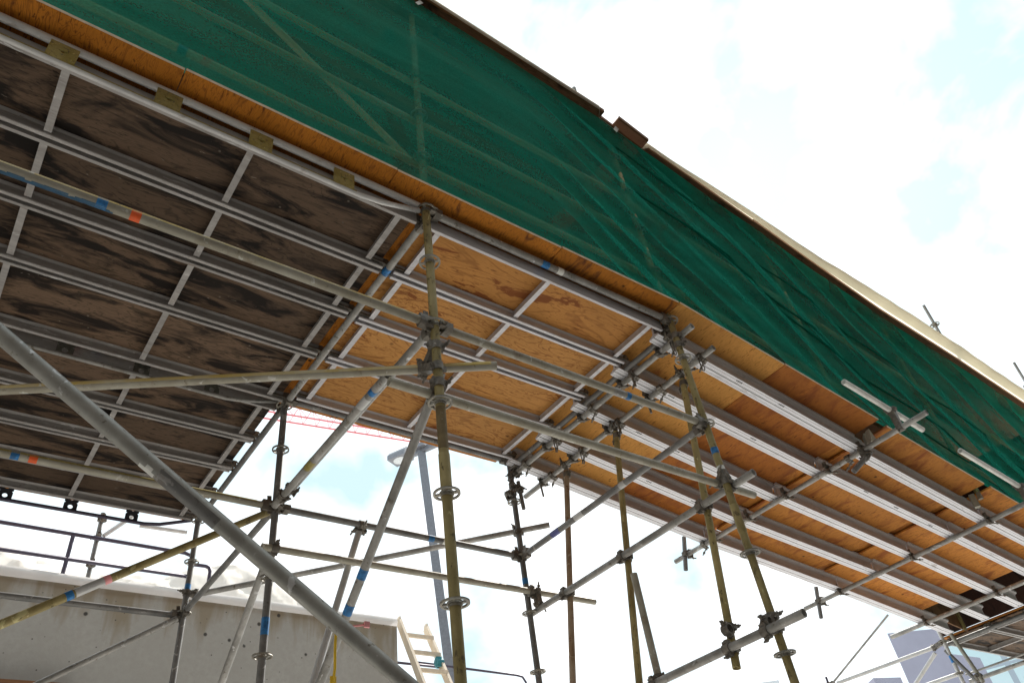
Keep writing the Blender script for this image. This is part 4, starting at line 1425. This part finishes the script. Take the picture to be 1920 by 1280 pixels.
e = tube('raking_prop', (10.40, 4.33, 2.12), (10.62, 4.575, 3.10), M['tan'], 'yellow brown raking prop at the foot of the ramp', 'prop', GE)
coupler(e, (10.57, 4.555, 2.95), (0.22, 0.24, 1), (10.57, 4.63, 2.93), (0, 0, 1), 1)
coupler(e, (10.42, 4.36, 2.20), (0.22, 0.24, 1), (10.46, 4.40, 2.19), (0, 1, 0), 2)
tube('brace_tube', (10.57, 4.43, 2.10), (10.57, 4.66, 2.62), M['galv_dark'], 'dark short brace between the raking prop and pale standard', 'brace', GE)
e = tube('transom', (10.60, 4.76, 2.705), (10.60, 6.30, 2.735), M['galv_lit'], 'white tube running left from the pale standard across the grey building', 'transom', GE)
coupler(e, (10.57, 4.65, 2.72), (0, 0, 1), (10.60, 4.79, 2.705), (0, 1, 0), 1)
tube('brace_tube', (10.60, 4.81, 2.64), (10.60, 5.50, 2.23), M['galv_lit'], 'white diagonal tube below the white rail at lower right', 'brace', GE)
tube('transom', (10.60, 4.60, 2.33), (10.60, 5.10, 2.335), M['galv_lit'], 'short white tube at the foot of the pale standard', 'transom', GE)
tube('transom', (10.60, 2.4, 2.21), (10.60, 4.56, 2.21), M['galv'], 'lavender grey rail in front of the glass building', 'transom', GE)
tube('transom', (10.9, 2.4, 2.36), (10.9, 4.70, 2.36), M['galv'], 'thin rail above the lavender rail in front of the glass building', 'transom', GE, r=0.012)
tube('stay_rod', (10.60, 5.19, 3.285), (10.60, 6.40, 2.745), M['galv'], 'thin stay rod from the ramp edge down to the lower right', 'stay', GE, r=0.014)
s = tube('stub_tube', (10.60, 6.44, 2.70), (10.60, 6.44, 2.86), M['pipe'], 'dark stub at the bottom end of the thin stay rod', 'tube', GS, r=0.016)
coupler(s, (10.60, 6.44, 2.76), (0, 0, 1), (10.60, 6.38, 2.755), (0, 1, -.4), 0)

# ------------------------------------------------------------------ concrete wall with railing, tarpaulin and ladder at lower left
WT = 3.69
m = MB()
m.box((-4.6, 8.78, (WT + GZ) / 2), (18.83, 0.55, WT - GZ))
tag(build(m, 'concrete_wall', M['concrete'], None, (0, 8.5, WT)), 'stained grey concrete wall with bug holes at lower left', 'wall')
m = MB()
for i in range(90):
    pass
xs_ = [-6 + 0.12 * i for i in range(91)]


def snow_prof(x):
    a = 0.02 * noise.noise(Vector((x * 1.2, 0, 0)))
    return [(0, 8.47 + a * .4, WT - 0.015 + a * 0.3), (0, 8.452 + a * .3, WT + 0.03), (0, 8.47, WT + 0.085 + a * .5), (0, 8.55, WT + 0.115 + a), (0, 8.8, WT + 0.115), (0, 9.06, WT + 0.06)]


lathe_strip(m, 0, [x for x in xs_ if x <= 4.80], snow_prof)
tag(build(m, 'coping_sheet', M['tarp_w']), 'white sheeting folded over the top of the concrete wall', 'sheeting')
# heap of tarpaulin behind the railing
prof_x = [(-3, 4.6), (-0.6, 4.72), (0.29, 4.42), (0.85, 4.28), (1.4, 4.19), (2.1, 4.28), (2.55, 4.46), (2.9, 4.52), (3.35, 4.47), (3.8, 4.25), (4.2, 4.10), (4.6, 3.80), (4.78, 3.70)]


def heap(x):
    for (a, za), (b, zb) in zip(prof_x, prof_x[1:]):
        if x <= b:
            t = (x - a) / (b - a)
            t = t * t * (3 - 2 * t)
            return za + (zb - za) * t
    return 3.7


m = MB()
NXH, NYH = 150, 34
for i in range(NXH + 1):
    x = -3 + 7.75 * i / NXH
    for j in range(NYH + 1):
        t = j / NYH
        y = 8.86 + 1.5 * t
        hgt = heap(x) - 3.74
        hgt *= 1.12
        z = 3.74 + hgt * math.sin(min(1, t * 1.9) * math.pi / 2) * (1 - 0.35 * max(0, t - 0.5))
        rd = 1 - abs(noise.noise(Vector((x * 1.1 + z * 2.3, z * 1.2 - x * 0.8, 4.0)))) * 2
        rd2 = 1 - abs(noise.noise(Vector((x * 2.7 - z * 3.1, z * 2.2 + x * 1.4, 9.0)))) * 2
        a = noise.noise(Vector((x * 1.5, y * 2.5, z * 2.0)))
        b = noise.noise(Vector((x * 5.0 + a * 2, y * 4, 3.0)))
        c = abs(noise.noise(Vector((x * 2.6 + y * 3.1 + a, z * 3.5, 8.0))))
        k = min(1, t * 5)
        m.v.append(Vector((x, y - (0.10 * a + 0.02 * b + 0.08 * max(0, rd) ** 4 + 0.035 * max(0, rd2) ** 4) * k, z + (0.02 * b - 0.05 * c + 0.03) * k * (0.3 + hgt))))
for i in range(NXH):
    for j in range(NYH):
        a = i * (NYH + 1) + j
        m.f.append((a, a + NYH + 1, a + NYH + 2, a + 1)); m.sm.append(True)
tag(build(m, 'tarpaulin', M['tarp_c']), 'crumpled off white tarpaulin heap behind the wall railing', 'tarpaulin')
root = empty('railing', (0.95, 8.5, 3.74))
tag(root, 'dark tube railing with two rails standing on the concrete wall', 'railing')
for z0, z1 in ((4.235, 4.215), (3.955, 3.945)):
    m = MB()
    if z0 > 4.1:
        m.path([(-4, 8.5, z0 + 0.03), (0, 8.5, z0), (2.10, 8.5, z1), (2.17, 8.5, z1 - 0.02), (2.20, 8.5, z1 - 0.09), (2.20, 8.5, 3.75)], 0.021, 12)
    else:
        m.path([(-4, 8.5, z0), (2.18, 8.5, z1)], 0.021, 12)
    build(m, 'rail', M['pipe'], root)
for x in (-2.6, -0.85, 0.945):
    m = MB(); m.tube((x, 8.5, 3.73), (x, 8.5, 4.21), 0.021, 0)
    build(m, 'post', M['pipe'], root)
m = MB()
m.path([(2.18, 8.6, 4.14), (2.38, 8.6, 4.145), (2.42, 8.6, 4.13), (2.435, 8.6, 4.09), (2.43, 8.6, 3.75)], 0.021, 12)
tag(build(m, 'handrail_loop', M['pipe']), 'short bent dark handrail end behind the leftmost standard', 'handrail')
# small scaffold post behind the railing
m = MB(); m.tube((1.205, 8.65, 3.75), (1.195, 8.65, 4.60), 0.02415)
bp = build(m, 'scaffold_standard', M['galv_dark'], None, (1.2, 8.65, 3.75))
tag(bp, 'short clamped post on the wall behind the railing', 'scaffold post')
for z in (4.52, 4.30, 3.99):
    coupler(bp, (1.2, 8.65, z), (0, 0, 1), (1.2, 8.60, z), (1, 0, 0), int(z * 10))
tube('brace_tube', (1.25, 8.62, 4.32), (1.52, 8.62, 4.64), M['galv_lit'], 'short pale brace from the clamped post up to the far truss', 'brace', GB)
tube('brace_tube', (1.60, 8.65, 4.53), (2.12, 8.65, 4.545), M['galv_lit'], 'pale horizontal tube ending in the sky right of the clamped post', 'tube')
m = MB(); m.box((-1.5, 8.40, 2.62), (5.6, 0.14, 0.12))
tag(build(m, 'timber_waler', M['timber']), 'brown timber ledge along the foot of the visible wall', 'timber')

# ladder
root = empty('wooden_ladder', (5.1, 8.6, 3.7))
tag(root, 'pale wooden ladder leaning beside the wall end', 'ladder')
LA, LB_ = Vector((4.90, 8.60, 3.80)), Vector((4.93, 7.95, 2.55))
LC, LD = Vector((5.315, 8.62, 3.76)), Vector((5.34, 7.97, 2.55))
ld = (LB_ - LA).normalized()
for a, b in ((LA, LB_), (LC, LD)):
    m = MB()
    dd = (b - a).normalized()
    m.box((a + b) / 2 + dd * 0.4, (0.038, 0.095, (b - a).length + 0.8), (Vector((1, 0, 0)), dd.cross(Vector((1, 0, 0))).normalized(), dd))
    tip = a
    m.prism([(-0.019, 0), (0.019, 0), (0.002, 0.06), (-0.002, 0.06)], tip - Vector((0, 0.04, 0.0)), tip + Vector((0, 0.03, 0.0)))
    build(m, 'ladder_rail', M['pale_wood'], root)
for k in range(5):
    t = 0.16 + 0.21 * k
    a = LA + (LB_ - LA) * t; b = LC + (LD - LC) * t
    m = MB(); m.box((a + b) / 2 + Vector((0, -0.03, 0.0)), ((b - a).length + 0.02, 0.034, 0.048))
    build(m, 'rung', M['pale_wood'], root)
m = MB()
c = LC + (LD - LC) * 0.42
m.sleeve(c + Vector((-0.075, -0.03, -0.03)), c + Vector((0.02, -0.03, -0.03)), 0.03, 0.05, 12)
m.sleeve(c + Vector((-0.035, -0.03, -0.09)), c + Vector((-0.035, -0.03, 0.03)), 0.025, 0.045, 12)
tag(build(m, 'lashing_strap', M['teal']), 'teal lashing tied round the ladder rung', 'strap')
m = MB(); m.path([(4.84, 8.62, 3.285), (5.45, 8.62, 3.282)], 0.016, 10)
tag(build(m, 'handrail_bar', M['pipe']), 'dark thin bar behind the ladder', 'handrail', 'thin bars behind the ladder')
m = MB(); m.path([(5.30, 8.9, 3.42), (6.95, 8.9, 3.385), (7.05, 8.9, 3.37), (7.10, 8.9, 3.30), (7.10, 8.9, 2.2)], 0.016, 10)
tag(build(m, 'handrail_bar', M['pipe']), 'dark thin bent rail right of the ladder behind the far standard', 'handrail', 'thin bars behind the ladder')

# ------------------------------------------------------------------ far things
root = empty('lamp_post', (9.3, 14, GZ))
tag(root, 'grey square lamp post with two flat lamp heads behind the scaffold', 'lamp post')
PT, PB = Vector((8.74, 14, 10.75)), Vector((9.70, 14, GZ))
m = MB()
dd = (PT - PB).normalized()
m.box((PT + PB) / 2, (0.20, 0.20, (PT - PB).length), (Vector((0.82, -0.57, 0.0)).normalized(), Vector((0.57, 0.82, 0)).normalized(), dd))
build(m, 'post', M['lamp'], root)
AX = Vector((0.42, -0.91, 0.0)).normalized()
AY = Vector((0.91, 0.42, 0.0)).normalized()
UPV = Vector((0, 0, 1))
m = MB(); m.box((8.74, 13.95, 10.62), (1.0, 0.10, 0.14), (AX, AY, UPV))
m.box((8.74, 13.95, 10.70), (0.34, 0.34, 0.10), (AX, AY, UPV))
build(m, 'arm', M['lamp'], root)
for sg in (-1, 1):
    c = Vector((8.74, 13.95, 10.60)) + AX * (0.66 * sg)
    m = MB()
    m.prism([(-0.21, 0.0), (0.21, 0.0), (0.21, 0.13), (0.12, 0.24), (-0.12, 0.24), (-0.21, 0.13)], c - AX * 0.27, c + AX * 0.27)
    hd = build(m, 'lamp_head', M['lamp'], root)
    m = MB(); n = 20
    for i in range(n):
        a = 2 * math.pi * i / n
        m.v.append(c + AX * (0.20 * math.cos(a)) + AY * (0.16 * math.sin(a)) + UPV * (-0.012))
    for i in range(n):
        a = 2 * math.pi * i / n
        m.v.append(c + AX * (0.20 * math.cos(a)) + AY * (0.16 * math.sin(a)) + UPV * 0.004)
    m.f.append(tuple(range(n))[::-1]); m.sm.append(False)
    m.quad_strip(list(range(n)), list(range(n, 2 * n)))
    build(m, 'lens', M['lens'], hd)

# tower crane
root = empty('tower_crane', (-46, 86.8, GZ))
tag(root, 'red lattice tower crane jib far away under the deck edge', 'crane')
J1 = Vector((52, 78.0, 61.5))
J0 = J1 + (Vector((4, 82.3, 58.9)) - J1) * 2.04
jd = (J1 - J0).normalized(); js = Vector((-jd.y, jd.x, 0)).normalized()
m = MB()
for off in (js * 0.8, js * -0.8):
    m.tube(J0 + off, J1 + off, 0.12, 0, 8)
m.tube(J0 + Vector((0, 0, 2.0)), J1 + Vector((0, 0, 2.0)), 0.13, 0, 8)
nb_ = 54
Ln = (J1 - J0).length
for i in range(nb_):
    a = J0 + jd * (Ln * i / nb_); b = J0 + jd * (Ln * (i + 0.5) / nb_) + Vector((0, 0, 2.0)); c = J0 + jd * (Ln * (i + 1) / nb_)
    for off in (js * 0.8, js * -0.8):
        m.tube(a + off, b, 0.045, 0, 6); m.tube(b, c + off, 0.045, 0, 6)
build(m, 'jib', M['crane'], root)
m = MB()
mb_ = Vector((-46.0, 86.8, GZ))
for sx in (-0.9, 0.9):
    for sy in (-0.9, 0.9):
        m.tube(mb_ + Vector((sx, sy, 0)), mb_ + Vector((sx, sy, 62.0)), 0.12, 0, 8)
for i in range(30):
    z = 2.05 * i
    for s in (-0.9, 0.9):
        m.tube(mb_ + Vector((-0.9, s, z)), mb_ + Vector((0.9, s, z + 2.0)), 0.06, 0, 6)
        m.tube(mb_ + Vector((s, -0.9, z)), mb_ + Vector((s, 0.9, z + 2.0)), 0.06, 0, 6)
build(m, 'mast', M['crane'], root)

def block(name, corners, z1, mat, label, extra=None):
    m = MB()
    n = len(corners)
    for z in (GZ, z1):
        for (x, y) in corners:
            m.v.append(Vector((x, y, z)))
    for i in range(n):
        j = (i + 1) % n
        m.f.append((i, j, n + j, n + i)); m.sm.append(False)
    m.f.append(tuple(range(n, 2 * n))); m.sm.append(False)
    m.f.append(tuple(range(n))[::-1]); m.sm.append(False)
    o = build(m, name, mat, None, (corners[0][0], corners[0][1], GZ))
    tag(o, label, 'building')
    return o


b1 = block('tower_block', [(40, 20.04), (42.4, 18.6), (47, 20.5), (44.5, 22.28)], 11.6, M['lav'], 'plain lavender grey tower behind the foot of the ramp')
m = MB(); m.box((41.6, 18.95, 6.4), (0.06, 0.06, 4.0))
build(m, 'wall_joint', M['lamp'], b1)
block('tower_block', [(42.6, 18.55), (45.2, 18.4), (46.2, 19.3), (43.6, 19.1)], 10.3, M['lav'], 'lower lavender block right of the plain tower')
block('glass_building', [(60, 26.5), (66, 13.0), (90, 24), (84, 38)], 15.6, M['glass'], 'pale glazed building at the bottom right corner')
block('pale_building', [(40, 30.2), (42, 28.6), (46, 32), (44, 35)], 12.15, M['pale_roof'], 'pale building top peeping over the bottom edge at right')
block('roof_plant', [(30, 16.3), (31.3, 15.9), (32.2, 17.1), (31, 17.6)], 7.45, M['lav'], 'small lavender box in front of the plain tower at the bottom edge')

# unseen blocks added behind and left of the viewer to shade the near side
block('sky_blocker', [(-30, -14), (24, -14), (24, -4.6), (-30, -4.6)], 13.5, plain('dark_blocker', (0.115, 0.10, 0.088), 0.85, 0, 0.15, 0.7), 'dark unseen block added behind the viewer to hold off sky light')
block('sky_blocker', [(-30, -4.55), (-7.5, -4.55), (-7.5, 16), (-30, 16)], 8.0, plain('grey_blocker', (0.16, 0.15, 0.14), 0.85, 0, 0.15, 0.7), 'grey unseen block added beyond the left end of the deck to hold off sky light')
